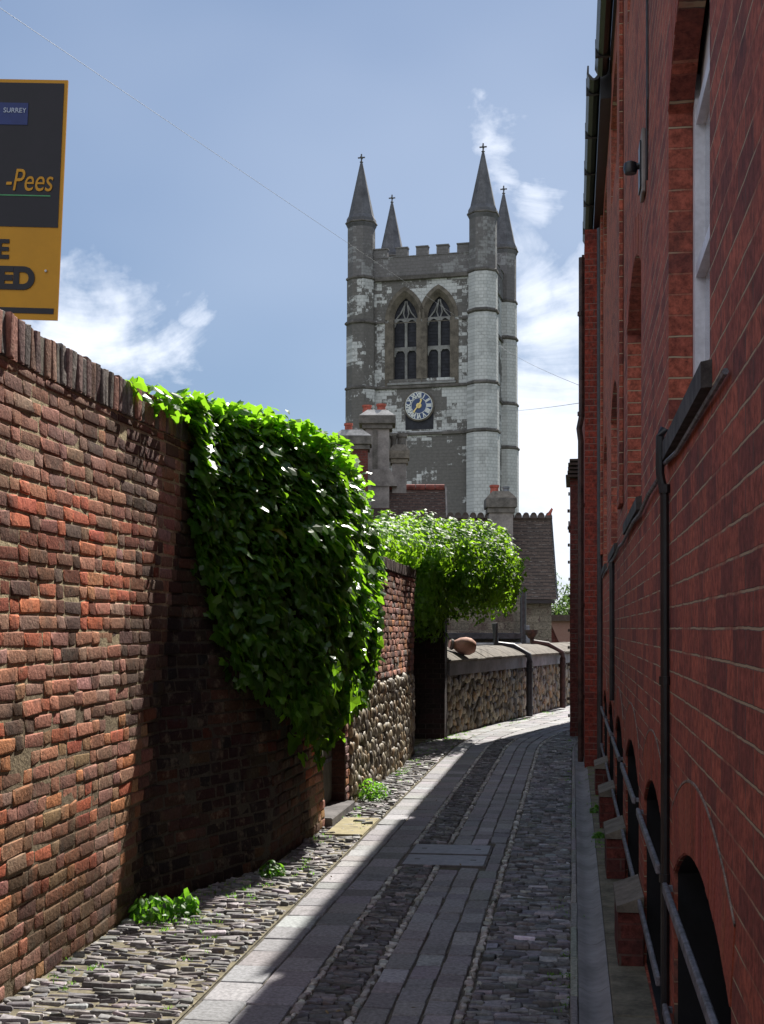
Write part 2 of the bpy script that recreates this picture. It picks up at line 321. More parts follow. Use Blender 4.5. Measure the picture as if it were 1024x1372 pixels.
class MB:
    """collects shapes and links them as one mesh"""
    def __init__(s): s.v = []; s.f = []
    def add(s, vs, fs):
        n = len(s.v); s.v += [tuple(x) for x in vs]; s.f += [tuple(i+n for i in f) for f in fs]
    def box(s, a, b, bev=0, M=None):
        x0, y0, z0 = a; x1, y1, z1 = b
        if bev <= 0:
            vs = [Vector((x, y, z)) for z in (z0, z1) for y in (y0, y1) for x in (x0, x1)]
            fs = [(0, 2, 3, 1), (4, 5, 7, 6), (0, 1, 5, 4), (2, 6, 7, 3), (0, 4, 6, 2), (1, 3, 7, 5)]
        else:
            bm = bmesh.new(); bmesh.ops.create_cube(bm, size=1)
            for v in bm.verts: v.co = Vector(((x0+x1)/2+v.co.x*(x1-x0), (y0+y1)/2+v.co.y*(y1-y0), (z0+z1)/2+v.co.z*(z1-z0)))
            bmesh.ops.bevel(bm, geom=bm.edges[:], offset=bev, segments=1, affect='EDGES')
            bm.verts.index_update()
            vs = [v.co.copy() for v in bm.verts]; fs = [tuple(v.index for v in f.verts) for f in bm.faces]; bm.free()
        if M is not None: vs = [M @ v for v in vs]
        s.add(vs, fs); return s
    def tube(s, pts, r, n=10, cap=True):
        pts = [Vector(p) for p in pts]; rs = r if isinstance(r, (list, tuple)) else [r]*len(pts)
        base = len(s.v); up = Vector((0, 0, 1))
        for i, p in enumerate(pts):
            d = (pts[min(i+1, len(pts)-1)]-pts[max(i-1, 0)]).normalized()
            a = d.cross(up) if abs(d.z) < .95 else d.cross(Vector((0, 1, 0))); a.normalize(); b = d.cross(a)
            for k in range(n):
                t = 2*math.pi*k/n; s.v.append(tuple(p+(a*math.cos(t)+b*math.sin(t))*rs[i]))
        for i in range(len(pts)-1):
            for k in range(n):
                a0 = base+i*n+k; a1 = base+i*n+(k+1) % n; s.f.append((a0, a1, a1+n, a0+n))
        if cap: s.f.append(tuple(base+k for k in range(n))[::-1]); s.f.append(tuple(base+(len(pts)-1)*n+k for k in range(n)))
        return s
    def lathe(s, c, prof, n=16, phase=0, axis=None):
        base = len(s.v); c = Vector(c)
        q = Vector((0, 0, 1)).rotation_difference(axis) if axis is not None else None
        for (r, z) in prof:
            for k in range(n):
                t = 2*math.pi*(k+phase)/n; p = Vector((r*math.cos(t), r*math.sin(t), z))
                if q is not None: p = q @ p
                s.v.append(tuple(c+p))
        for i in range(len(prof)-1):
            for k in range(n):
                a0 = base+i*n+k; a1 = base+i*n+(k+1) % n; s.f.append((a0, a1, a1+n, a0+n))
        s.f.append(tuple(base+k for k in range(n))[::-1]); s.f.append(tuple(base+(len(prof)-1)*n+k for k in range(n)))
        return s
    def prism(s, poly, d0, d1, mp):
        """poly of (u,v), extruded d0..d1, mp(u,v,d)->xyz"""
        n = len(poly)
        vs = [mp(u, v, d0) for u, v in poly]+[mp(u, v, d1) for u, v in poly]
        tris = tessellate_polygon([[Vector((u, v, 0)) for u, v in poly]])
        fs = [tuple(t) for t in tris]+[tuple(i+n for i in t)[::-1] for t in tris]+[(i, (i+1) % n, (i+1) % n+n, i+n) for i in range(n)]
        s.add(vs, fs); return s
    def panel(s, outer, holes, d0, d1s, mp):
        """flat wall sheet with holes; each hole gets reveals d0..d1"""
        polys = [outer]+holes; allp = [p for q in polys for p in q]
        tris = tessellate_polygon([[Vector((u, v, 0)) for u, v in q] for q in polys])
        s.add([mp(u, v, d0) for u, v in allp], [tuple(t) for t in tris])
        for h, d1 in zip(holes, d1s):
            n = len(h)
            s.add([mp(u, v, d0) for u, v in h]+[mp(u, v, d1) for u, v in h], [(i, (i+1) % n, (i+1) % n+n, i+n) for i in range(n)])
        return s
    def build(s, name, mat, parent=None, smooth=False):
        o = mesh_obj(name, s.v, s.f, mat, parent)
        bm = bmesh.new(); bm.from_mesh(o.data); bmesh.ops.recalc_face_normals(bm, faces=bm.faces[:])
        bm.to_mesh(o.data); bm.free()
        if smooth:
            o.data.polygons.foreach_set('use_smooth', [True]*len(o.data.polygons))
            try: o.data.set_sharp_from_angle(angle=R(35))
            except Exception: pass
        return o
def tag(o, label=None, cat=None, group=None, kind=None):
    if label: o['label'] = label
    if cat: o['category'] = cat
    if group: o['group'] = group
    if kind: o['kind'] = kind
    return o
def empty(name, loc, rz=0):
    o = bpy.data.objects.new(name, None); COL.objects.link(o); o.location = loc; o.rotation_euler = (0, 0, rz); o.empty_display_size = .1; return o
def thing(name, label, cat, loc=(0, 0, 0), group=None, rz=0):
    return tag(empty(name, loc, rz), label, cat, group)
def vecnoise(p, s, seed=0):
    """cheap smooth value noise on an array (n,2)"""
    p = np.asarray(p)*s; i = np.floor(p).astype(int); f = p-i; f = f*f*(3-2*f)
    def h(a, b): 
        v = np.sin(a*127.1+b*311.7+seed*74.7)*43758.5453; return v-np.floor(v)
    a = h(i[:, 0], i[:, 1]); b = h(i[:, 0]+1, i[:, 1]); c = h(i[:, 0], i[:, 1]+1); d = h(i[:, 0]+1, i[:, 1]+1)
    return (a*(1-f[:, 0])+b*f[:, 0])*(1-f[:, 1])+(c*(1-f[:, 0])+d*f[:, 0])*f[:, 1]
def blocks(rects, depth, back, P, ch=.005, jit=.0015, tilt=.0015):
    jf = jit*.8
    """rects (n,4) u0,u1,v0,v1 -> chamfered blocks standing out by depth; P(u,v,d)->(n,3)"""
    r = np.asarray(rects, float); n = len(r); d = np.asarray(depth, float)*np.ones(n)
    rings = []
    for inset, dd in ((0, None), (0, -1), (ch, 0)):
        u = np.stack([r[:, 0]+inset, r[:, 1]-inset, r[:, 1]-inset, r[:, 0]+inset], 1)
        v = np.stack([r[:, 2]+inset, r[:, 2]+inset, r[:, 3]-inset, r[:, 3]-inset], 1)
        if dd is None: dep = np.full((n, 4), -back)
        else: dep = np.repeat((d-(ch if dd == -1 else 0))[:, None], 4, 1)
        if not rings: ju = rng.normal(0, jit, (n, 4)); jv = rng.normal(0, jit, (n, 4)); jd = rng.normal(0, tilt, (n, 4))
        if dd is not None: dep = dep+jd
        e = rng.normal(0, jf, (2, n, 4)) if inset else 0
        rings.append((u+ju+(e[0] if inset else 0), v+jv+(e[1] if inset else 0), dep))
    U = np.stack([a[0] for a in rings], 1).reshape(-1); V = np.stack([a[1] for a in rings], 1).reshape(-1); D = np.stack([a[2] for a in rings], 1).reshape(-1)
    verts = P(U, V, D)
    fl = [(8, 9, 10, 11)]+[(a+k, a+(k+1) % 4, a+4+(k+1) % 4, a+4+k) for a in (0, 4) for k in range(4)]
    F_ = (np.arange(n)[:, None, None]*12+np.array(fl)[None]).reshape(-1, 4)
    return verts, F_
def stones(centers, sizes, P, seed=0, sub=2, out=.5):
    """flattened irregular pebbles half sunk in a face; centers (n,2), sizes (n,2)"""
    bm = bmesh.new(); bmesh.ops.create_icosphere(bm, subdivisions=sub, radius=1); base = np.array([v.co[:] for v in bm.verts])
    bm.faces.ensure_lookup_table(); fb = np.array([[v.index for v in f.verts] for f in bm.faces]); bm.free()
    n = len(centers); m = len(base); vs = np.zeros((n, m, 3))
    for i in range(n):
        b = base.copy(); ang = rng.uniform(0, math.pi)
        nzv = 1+.16*np.sin(base@rng.normal(0, 2.2, 3)+rng.uniform(0, 6))+.1*np.sin(base@rng.normal(0, 4, 3)+rng.uniform(0, 6))
        b = b*nzv[:, None]; b = np.sign(b)*np.abs(b)**.75
        a = rng.normal(0, .9); ca, sa = math.cos(a), math.sin(a)
        x = b[:, 0]*sizes[i][0]; y = b[:, 1]*sizes[i][1]
        vs[i, :, 0] = centers[i][0]+ca*x-sa*y; vs[i, :, 1] = centers[i][1]+sa*x+ca*y
        vs[i, :, 2] = b[:, 2]*min(sizes[i])*out*rng.uniform(.7, 1.2)
    v = vs.reshape(-1, 3); F_ = (np.arange(n)[:, None, None]*m+fb[None]).reshape(-1, 3)
    return P(v[:, 0], v[:, 1], v[:, 2]), F_, m

# ================================================================= SETTING: ground and lane
def shift(y):
    y = np.asarray(y, float); t = np.clip(y-18.3, 0, None); return np.where(t < 4, .22*t*t/8, .22*(t-2))
def PG(z0):
    return lambda u, v, d: np.stack([u+shift(v), v, z0+d], 1)
def sheet(name, x0, x1, y0, y1, z, mat, ny=60, cat=None, bumpy=0):
    ys = np.linspace(y0, y1, ny); xs = np.linspace(x0, x1, 5)
    vs = [(x+float(shift(y)), y, z) for y in ys for x in xs]; nx = len(xs)
    fs = [(i*nx+k, i*nx+k+1, (i+1)*nx+k+1, (i+1)*nx+k) for i in range(ny-1) for k in range(nx-1)]
    return tag(mesh_obj(name, vs, fs, mat), kind='structure')
g = MB(); g.add([(-1500, -600, -.06), (1500, -600, -.06), (1500, 2500, -.06), (-1500, 2500, -.06)], [(0, 1, 2, 3)])
M_ground = simple('ground_earth', (.09, .10, .05), .95, .3, .4)
tag(g.build('ground', M_ground), kind='structure')
sheet('lane', -3.0, 3.0, -6, 36, -.012, M_joint)
YA = -3.0; YB = 33.0
def vary(base, n, s=.18, tint=.04):
    k = np.exp(rng.normal(0, s, n))[:, None]; c = np.asarray(base)[None]*k*(1+rng.normal(0, tint, (n, 3))); return np.clip(c, .004, .9)
def rgba(c, rep): return np.concatenate([np.repeat(c, rep, 0), np.ones((len(c)*rep, 1))], 1)
# paver bands
rects = []
for x0, x1, nc in ((-1.64, -1.215, 2), (-.915, -.50, 3)):
    cw = (x1-x0)/nc
    for k in range(nc):
        y = YA+rng.uniform(0, .3)
        while y < YB:
            ln = rng.choice([.18, .22, .25, .3]) if nc == 3 else rng.choice([.22, .27, .31])
            xx0, xx1 = x0+k*cw+.0055, x0+(k+1)*cw-.0055
            ov = y+ln > 9.30 and y < 10.21
            if ov and xx0 < -.6 and xx1 > -1.2: xx0 = -.593
            if xx1-xx0 > .03: rects.append((xx0, xx1, y+.006, y+ln-.006))
            y += ln
# fill beside covers
v, f = blocks(rects, rng.normal(0, .002, len(rects)), .02, PG(0), .006, .003, .0015)
mesh_obj('paver_band', v, f, M_paver, cols=rgba(vary((.225, .22, .23), len(rects), .13, .025), 12))['kind'] = 'structure'
# white pebble lines
rects = []
for xc in (-1.195, -.935, -.475):
    y = YA
    while y < YB:
        ln = rng.uniform(.03, .07); wd = rng.uniform(.012, .02)
        xo = rng.normal(0, .004)
        if not (-1.22 < xc < -.58 and (9.26 < y < 10.24 or y > 20.1)): rects.append((xc-wd+xo, xc+wd+xo, y, y+ln-.01))
        y += ln
v, f = blocks(rects, rng.normal(.002, .003, len(rects)), .02, PG(0), .006, .004, .003)
mesh_obj('pebble_edging', v, f, M_slate, cols=rgba(vary((.33, .32, .30), len(rects), .3, .03), 12))['kind'] = 'structure'
# slate on edge cobbles
def cobbles(name, xfun, y0, y1, base, lx=(.07, .17), ly=(.022, .045), gap=.006, dz=.007, skip=.04, ragged=True):
    rects = []; y = y0
    while y < y1:
        h = rng.uniform(*ly); xa, xb = xfun(y); x = xa+rng.uniform(-.05, 0)
        while x < xb:
            ln = rng.uniform(*lx); yo = rng.normal(0, .008) if ragged else 0
            if rng.random() > skip and x+ln > xa: rects.append((max(x, xa)+gap/2, min(x+ln, xb)-gap/2, y+yo+gap/2, y+yo+h*rng.uniform(.85, 1.1)-gap/2))
            x += ln
        y += h
    rects = [r for r in rects if r[1]-r[0] > .02]
    v, f = blocks(rects, rng.normal(.004, dz, len(rects)), .025, PG(0), .006, .004, .0045)
    o = mesh_obj(name, v, f, M_slate, cols=rgba(vary(base, len(rects), .4, .04), 12)); o['kind'] = 'structure'; return o
rects = []
for x0, x1, ya in ((-2.30, -1.655, 20.0), (-1.205, -.925, 20.2)):
    nc = 3 if x0 < -2 else 1; cw = (x1-x0)/nc
    for k in range(nc):
        y = ya+rng.uniform(0, .1)
        while y < YB:
            ln = rng.choice([.22, .27, .31]); rects.append((x0+k*cw+.005, x0+(k+1)*cw-.005, y+.005, y+ln-.005)); y += ln
v, f = blocks(rects, rng.normal(0, .002, len(rects)), .02, PG(0), .006, .003, .0015)
mesh_obj('bend_paving', v, f, M_paver, cols=rgba(vary((.26, .255, .26), len(rects), .13, .025), 12))['kind'] = 'structure'
def left_edge(y): 
    if y < 7.6: a = -2.5
    elif y < 9.3: a = -2.5+.44*(y-7.6)/1.7
    else: a = -2.06
    return (a if y < 17.5 else -2.2, -1.655)
cobbles('slate_cobbles', left_edge, YA, 19.9, (.15, .14, .14), lx=(.05, .14), ly=(.026, .048), gap=.011)
sheet('cobble_bed', -2.7, -1.652, -6, 34, -.005, M_earth)
cobbles('cobble_strip', lambda y: (-.45, -.015), YA, YB-6, (.145, .145, .155), lx=(.05, .13), ly=(.025, .05), dz=.006)
cobbles('sett_strip', lambda y: (-1.17, -.96) if not 9.26 < y < 10.24 else (0, -1), YA, 20.1, (.115, .11, .115), lx=(.05, .11), ly=(.022, .04), dz=.004)
# kerb + channel
rects = []; y = YA
while y < 22:
    ln = rng.uniform(.5, .9); rects.append((-.012, .022, y+.003, y+ln-.003)); y += ln
v, f = blocks(rects, .016, .05, PG(0), .006, .002, .002)
mesh_obj('kerb', v, f, M_paver, cols=rgba(vary((.21, .205, .20), len(rects), .12), 12))['kind'] = 'structure'
ch = MB(); prof = [(.024, .012), (.04, .008), (.06, -.003), (.09, -.009), (.12, -.004), (.14, .008), (.155, .018), (.165, .02)]
y = YA
while y < 20:
    ln = .92; n = len(prof); yy = (y+.004, y+ln-.004)
    ch.add([(x, yb, z) for yb in yy for x, z in prof]+[(x, yb, -.05) for yb in yy for x in (prof[0][0], prof[-1][0])],
           [(k, k+1, k+1+n, k+n) for k in range(n-1)]+[tuple(range(n))+(2*n+1, 2*n)])
    y += ln
tag(ch.build('drain_channel', M_concrete, smooth=True), kind='structure')
lg = MB(); y = YA
while y < 20:
    ln = rng.uniform(.5, .8); lg.box((.168, y+.003, -.05), (.45, y+ln-.003, .024+rng.uniform(-.003, .003)), .0045); y += ln
tag(lg.build('wall_foot_ledge', M_ledge), kind='structure')
# access covers
for i, (y0, y1, lab) in enumerate(((9.31, 9.735, 'nearer of the two steel access covers set in the paved lane'), (9.785, 10.2, 'farther of the two steel access covers set in the paved lane'))):
    t_ = thing('access_cover', lab, 'manhole cover', (-.9, (y0+y1)/2, 0), 'access covers in the lane')
    m = MB(); m.box((-.285, -(y1-y0)/2+.012, -.02), (.285, (y1-y0)/2-.012, .006), .003); m.build('cover_plate', M_cover, t_)
    m = MB()
    for a, b in (((-.3, -(y1-y0)/2), (.3, -(y1-y0)/2+.009)), ((-.3, (y1-y0)/2-.009), (.3, (y1-y0)/2)), ((-.3, -(y1-y0)/2+.009), (-.288, (y1-y0)/2-.009)), ((.288, -(y1-y0)/2+.009), (.3, (y1-y0)/2-.009))):
        m.box((a[0], a[1], -.02), (b[0], b[1], .002))
    m.build('cover_frame', M_step, t_)
    for x in (-.2, .2):
        m = MB(); m.box((x-.02, -.012, .0065), (x+.02, .012, .0085)); m.build('lifting_keyhole', M_black, t_)
# slab and step before the door
m = MB(); m.box((-1.97, 10.55, -.03), (-1.66, 11.5, .012), .006)
tag(m.build('doorway_slab', M_yslab), 'pale yellow paving slab in front of the garden door', 'paving slab')
m = MB(); m.box((-2.20, 10.98, -.03), (-1.98, 12.15, .075), .01)
tag(m.build('door_step', M_step), 'worn dark grey step stone under the garden door', 'step')

# ================================================================= LEFT WALL 1 (old brick)
H1 = 3.06
def x1(u, v):
    u0 = 7.65+1.15*np.clip(v/H1, 0, 1.1)**1.15
    a = np.clip(u-u0, 0, None)*.31
    tgt = .44-.03*np.clip(v/H1, 0, 1)
    s = np.minimum(a, tgt)
    w_ = .016*np.sin(u*1.3+v*.8)+.012*np.sin(u*.5-v*2.1+1)      # old, wavy face
    return -2.5+s+w_
P1 = lambda u, v, d: np.stack([x1(u, v)+d, u, v], 1)
def wallbase(name, P, u0, u1, v0, v1, d, mat, parent, nu=80, nv=30, thick=.3):
    us = np.linspace(u0, u1, nu); vs = np.linspace(v0, v1, nv); U, V = np.meshgrid(us, vs)
    pts = P(U.ravel(), V.ravel(), np.full(U.size, d)); back = P(U.ravel(), V.ravel(), np.full(U.size, -thick))
    n = nu*nv; fs = []
    for j in range(nv-1):
        for i in range(nu-1):
            a = j*nu+i; fs.append((a, a+1, a+nu+1, a+nu)); fs.append((a+n, a+nu+n, a+nu+1+n, a+1+n))
    for i in range(nu-1):
        fs.append((i, i+n, i+1+n, i+1)); a = (nv-1)*nu+i; fs.append((a, a+1, a+1+n, a+n))
    for j in range(nv-1):
        a = j*nu; fs.append((a, a+nu, a+nu+n, a+n)); a = j*nu+nu-1; fs.append((a, a+n, a+nu+n, a+nu))
    return mesh_obj(name, np.concatenate([pts, back]), fs, mat, parent)
def bond(u0, u1, v0, v1, course=.078, st=.228, hd=.112, kind='flemish', gap=.010):
    rects = []; k = 0; v = v0
    while v < v1-.03:
        u = u0-rng.uniform(0, .3) if kind != 'english' else u0-((k % 2)*hd/2)
        j = rng.integers(0, 2)
        while u < u1:
            ln = (st if j % 2 == 0 else hd)*rng.uniform(.94, 1.06) if kind == 'flemish' else st*rng.uniform(.95, 1.05)
            if rng.random() < .12 and kind == 'flemish': j += 1
            a, b = max(u, u0), min(u+ln, u1)
            if b-a > .035: rects.append((a+gap/2, b-gap/2, v+gap/2+rng.normal(0, .0015), min(v+course, v1)-gap/2))
            u += ln; j += 1
        v += course; k += 1
    return np.array(rects)
def shademask(u, v):  # zone of the ivy's shade, painted into bricks and mortar
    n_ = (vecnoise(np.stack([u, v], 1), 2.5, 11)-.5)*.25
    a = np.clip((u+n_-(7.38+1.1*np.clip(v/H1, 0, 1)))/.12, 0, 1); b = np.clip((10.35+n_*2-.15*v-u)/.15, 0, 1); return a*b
M_mortarw = attrmat('lime_mortar_bed', rough=.95, bscale=60, bstr=.8, bdist=.008, gamt=.4)
wall1 = thing('brick_wall', 'tall weathered old brick garden wall along the left of the lane', 'wall', (-2.5, 5, 0))
wi = Vector((-2.5, 5, 0))
def settle(o, base):                      # mesh in world coordinates under an Empty standing at base
    me = o.data; n = len(me.vertices); a = np.empty(n*3, dtype=np.float32); me.vertices.foreach_get('co', a)
    a = a.reshape(-1, 3)-np.array(base[:3], dtype=np.float32); me.vertices.foreach_set('co', a.ravel()); me.update(); return o
rect = bond(-3, 11.0, 0.0, H1-.2)
uc, vc = (rect[:, 0]+rect[:, 1])/2, (rect[:, 2]+rect[:, 3])/2
pal = {'red': (.42, .10, .055), 'pink': (.34, .165, .125), 'brown': (.22, .125, .09), 'dark': (.12, .10, .092), 'grey': (.19, .165, .15), 'orange': (.36, .16, .075), 'olive': (.17, .145, .085), 'violet': (.20, .125, .115)}
nz1 = vecnoise(np.stack([uc, vc], 1), 1.1, 1); nz2_ = vecnoise(np.stack([uc, vc], 1), 2.3, 5)
cols = np.zeros((len(rect), 3))
for i in range(len(rect)):
    u, v = uc[i], vc[i]; q = nz1[i]; 
    if v > 2.35: p = dict(brown=.3, dark=.25, grey=.2, pink=.1, violet=.2)
    elif v > 1.75 and u < 7.1+q: p = dict(red=.38, pink=.25, brown=.17, dark=.08, orange=.07, grey=.05)
    elif v > 1.15 and u > 6.2+q: p = dict(grey=.32, dark=.3, brown=.2, pink=.1, violet=.08)
    elif v > 1.15: p = dict(red=.2, pink=.2, brown=.3, dark=.15, grey=.15)
    elif v > .35: p = dict(brown=.27, orange=.25, red=.14, olive=.14, dark=.12, violet=.08)
    else: p = dict(olive=.3, brown=.3, grey=.2, dark=.2)
    if nz2_[i] > .72: p = dict(dark=.5, grey=.3, violet=.2)
    k = rng.choice(list(p), p=np.array(list(p.values()))/sum(p.values())); cols[i] = pal[k]
lum = cols.mean(1, keepdims=True); mean_ = np.array([[.42, .15, .075]]); cols = cols*.62+.38*mean_
sp_ = vecnoise(np.stack([uc*1.0, vc*1.5], 1), 1.7, 21)*.65+vecnoise(np.stack([uc, vc], 1), 5, 22)*.35+.22*np.exp(-((uc-7.2)/.8)**2-((vc-1.5)/.4)**2)
cols = cols*np.where(sp_ > .60, .42, 1.08)[:, None]
sm_ = shademask(uc, vc)[:, None]; cols = cols*(1-.84*sm_)      # shade under the ivy, put into the brick colours
cols = np.clip(cols*np.exp(rng.normal(0, .17, (len(rect), 1)))*(1+rng.normal(0, .05, (len(rect), 3))), .01, .8)
dep = rng.normal(.0025, .0018, len(rect))+np.where(rng.random(len(rect)) < .012, -.03, 0)-.003*(vecnoise(np.stack([uc, vc], 1), 3, 9) > .7)*(vc < 1.1)
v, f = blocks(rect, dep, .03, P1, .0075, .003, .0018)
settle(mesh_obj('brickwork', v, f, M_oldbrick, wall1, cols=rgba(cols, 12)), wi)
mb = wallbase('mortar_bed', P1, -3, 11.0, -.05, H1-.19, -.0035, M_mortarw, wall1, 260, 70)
cw_ = np.array([v_.co[:] for v_ in mb.data.vertices]); sm_ = shademask(cw_[:, 1], cw_[:, 2])[:, None]
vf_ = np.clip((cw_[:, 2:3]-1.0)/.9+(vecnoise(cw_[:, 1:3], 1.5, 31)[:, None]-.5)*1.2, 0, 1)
mc = (np.array([[.44, .36, .22]])*vf_+np.array([[.17, .13, .085]])*(1-vf_))*(1-sm_)+np.array([[.055, .048, .036]])*sm_  # mortar darkened in the same zone, shade put into its colour
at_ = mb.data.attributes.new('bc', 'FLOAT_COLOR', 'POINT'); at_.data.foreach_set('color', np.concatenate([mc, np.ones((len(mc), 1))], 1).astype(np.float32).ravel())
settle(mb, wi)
# coping of bricks on edge
rects = []; u = -3
while u < 11.0:
    ln = rng.uniform(.062, .078); rects.append((u+.004, u+ln-.004, H1-.195, H1+rng.normal(0, .006))); u += ln
v, f = blocks(rects, rng.normal(.012, .006, len(rects)), .03, P1, .006, .003, .004)
cc = np.array([pal[k] for k in rng.choice(['brown', 'dark', 'grey', 'violet', 'pink'], len(rects))])*np.exp(rng.normal(0, .2, (len(rects), 1)))
settle(mesh_obj('coping', v, f, M_oldbrick, wall1, cols=rgba(cc, 12)), wi)
settle(wallbase('coping_bed', P1, -3, 11.0, H1-.195, H1-.012, .002, M_mortard, wall1, 120, 3, .31), wi)

# ================================================================= LEFT WALL 2 (flint below, brick above)
H2 = 2.43
wall2 = thing('flint_wall', 'lower garden wall of flint rubble below and worn brick above, beyond the ivy', 'wall', (-2.06, 14, 0))
w2 = Vector((-2.06, 14, 0))
x2 = lambda u, v: -2.06+.012*np.sin(u*1.7+v)
P2 = lambda u, v, d: np.stack([x2(u, v)+d, u, v], 1)
settle(wallbase('mortar_bed', P2, 12.08, 17.5, -.05, H2-.13, -.008, M_fmortar, wall2, 50, 20, .32), w2)
rect = bond(12.08, 17.5, 1.1, H2-.13, .072)
# brick quoin at the door jamb and end, and over the door
rect2 = np.concatenate([rect, bond(12.08, 12.26, 0, 1.1, .072), bond(11.0, 12.08, 2.02, H2-.13, .072)])
uc, vc = (rect2[:, 0]+rect2[:, 1])/2, (rect2[:, 2]+rect2[:, 3])/2
cols = np.array([pal[k] for k in rng.choice(['pink', 'brown', 'violet', 'orange', 'grey'], len(rect2), p=[.35, .25, .15, .15, .1])])
cols = np.where(((vc > 1.95) | (uc > 16.6))[:, None], cols*.8+np.array([.03, .015, .012]), cols*1.3)
cols *= np.exp(rng.normal(0, .18, (len(cols), 1)))
v, f = blocks(rect2, rng.normal(.002, .005, len(rect2)), .03, P2, .006, .0035, .004)
settle(mesh_obj('brickwork', v, f, M_oldbrick, wall2, cols=rgba(cols, 12)), w2)
def rubble(u0, u1, v0, v1, s=.085, flat=.75, seed=3, keep=1.0):
    cs = []; sz = []; v = v0+s*.4
    while v < v1-s*.3:
        u = u0+rng.uniform(0, s*.5)
        while u < u1-s*.3:
            a = s*rng.uniform(.65, 1.35); b = s*flat*rng.uniform(.75, 1.25)
            if rng.random() < keep: cs.append((u+a/2+rng.normal(0, s*.08), v+rng.normal(0, s*.2))); k_ = rng.uniform(.75, 1.25); sz.append((a*.52*k_, b*.56*rng.uniform(.7, 1.25)))
            u += a+s*.08
        v += s*flat*1.06
    return cs, sz
def stonecols(n, base=((.30, .26, .19), (.20, .17, .125), (.36, .33, .27), (.11, .095, .08), (.25, .23, .21), (.30, .22, .14))):
    b = np.array(base)[rng.integers(0, len(base), n)]*np.array([.85, .80, .70]); return np.clip(b*np.exp(rng.normal(0, .2, (n, 1))), .02, .7)
cs, sz = rubble(12.27, 17.46, .0, 1.1, .105, .95)
v, f, m_ = stones(cs, sz, P2, sub=2, out=.62)
settle(mesh_obj('flint_rubble', v, f, M_stone, wall2, cols=rgba(stonecols(len(cs)), m_), smooth=True), w2)
rects = []; u = 11.0
while u < 17.5:
    ln = .075; rects.append((u+.004, u+ln-.004, H2-.125, H2+rng.normal(0, .004))); u += ln
v, f = blocks(rects, rng.normal(.02, .004, len(rects)), .03, P2, .006, .003, .003)
settle(mesh_obj('coping', v, f, M_oldbrick, wall2, cols=rgba(vary((.085, .06, .055), len(rects), .15), 12)), w2)
settle(wallbase('coping_bed', P2, 11.0, 17.5, H2-.125, H2-.01, .01, M_mortard, wall2, 30, 3, .33), w2)
settle(wallbase('lintel_core', P2, 11.0, 12.08, 2.0, H2-.13, -.01, M_mortard, wall2, 6, 4, .32), w2)
# end face bricks (camera side of nothing, but closes the wall)
# door
dr = MB(); 
for k in range(6): dr.box((-2.215, 11.05+k*.17, .08), (-2.18, 11.05+(k+1)*.17-.006, 2.0), .004)
d_ = settle(dr.build('door', M_wood, wall2), w2)
m = MB(); m.box((-2.26, 11.03, .08), (-2.216, 12.07, 2.0)); settle(m.build('door_backing', M_black, d_), w2)
m = MB()
for z in (.45, 1.6): m.box((-2.179, 11.6, z), (-2.172, 12.04, z+.035))
m.tube([(-2.178, 11.25, 1.02), (-2.14, 11.25, 1.02), (-2.14, 11.25, 1.12), (-2.178, 11.25, 1.12)], .008, 6)
settle(m.build('door_ironwork', M_rail, d_), w2)
# brick jamb returns in the doorway
m = MB(); m.box((-2.36, 12.072, 0), (-2.062, 12.09, 2.02)); settle(m.build('door_jamb', M_dbrick, wall2), w2)

# pier beyond the recess
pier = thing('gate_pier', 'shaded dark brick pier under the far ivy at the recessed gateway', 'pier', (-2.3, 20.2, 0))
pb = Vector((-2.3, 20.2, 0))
m = MB(); m.box((-2.9, 20.0, -.05), (-1.90, 20.42, 2.5), .01); settle(m.build('pier_brickwork', M_shadebrick, pier), pb)
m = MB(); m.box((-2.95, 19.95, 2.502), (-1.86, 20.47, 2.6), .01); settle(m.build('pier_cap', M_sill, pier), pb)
rw = MB(); rw.box((-2.95, 17.52, -.05), (-2.72, 20.0, 2.2)); settle(rw.build('recessed_wall', M_shadebrick, pier), pb)

# ================================================================= FAR RUBBLE WALL curving right
A = np.array([-1.97, 20.44]); B = np.array([-.06, 29.3]); dd = (B-A)/np.linalg.norm(B-A); nn = np.array([dd[1], -dd[0]])
fw = thing('rubble_wall', 'low rubble stone wall with sloping pale coping where the lane bends', 'wall', (A[0], A[1], 0))
fb_ = Vector((A[0], A[1], 0))
PF = lambda u, v, d: np.stack([A[0]+dd[0]*u+nn[0]*d, A[1]+dd[1]*u+nn[1]*d, v], 1)
LF = 13.0; HF = 1.12
settle(wallbase('mortar_bed', PF, 0, LF, -.05, HF, -.01, M_fmortar, fw, 30, 6, .4), fb_)
cs, sz = rubble(.02, LF, .0, HF-.22, .17, .7)
v, f, m_ = stones(cs, sz, PF, sub=2, out=.45)
settle(mesh_obj('rubble_stones', v, f, M_stone, fw, cols=rgba(stonecols(len(cs)), m_), smooth=True), fb_)
m = MB()
def pf(u, v, d): return tuple(PF(np.array([u]), np.array([v]), np.array([d]))[0])
prof = [(.10, HF), (.12, HF+.04), (.02, HF+.10), (-.10, HF+.16), (-.28, HF+.21), (-.45, HF+.22), (-.45, HF)]
for k in range(26):
    u0, u1 = k*.5+.004, k*.5+.496; n = len(prof)
    jz = rng.normal(0, .006)
    m.add([pf(u, z+jz, d) for u in (u0, u1) for d, z in prof], [(i, (i+1) % n, (i+1) % n+n, i+n) for i in range(n)]+[tuple(range(n)), tuple(range(n, 2*n))[::-1]])
settle(m.build('sloping_coping', M_cap, fw), fb_)
m = MB(); 
m.prism([(0.25, HF-.2), (LF, HF-.2), (LF, HF-.003), (0.25, HF-.003)], -.005, .03, pf)
settle(m.build('rendered_band', M_render if False else M_concrete, fw), fb_)
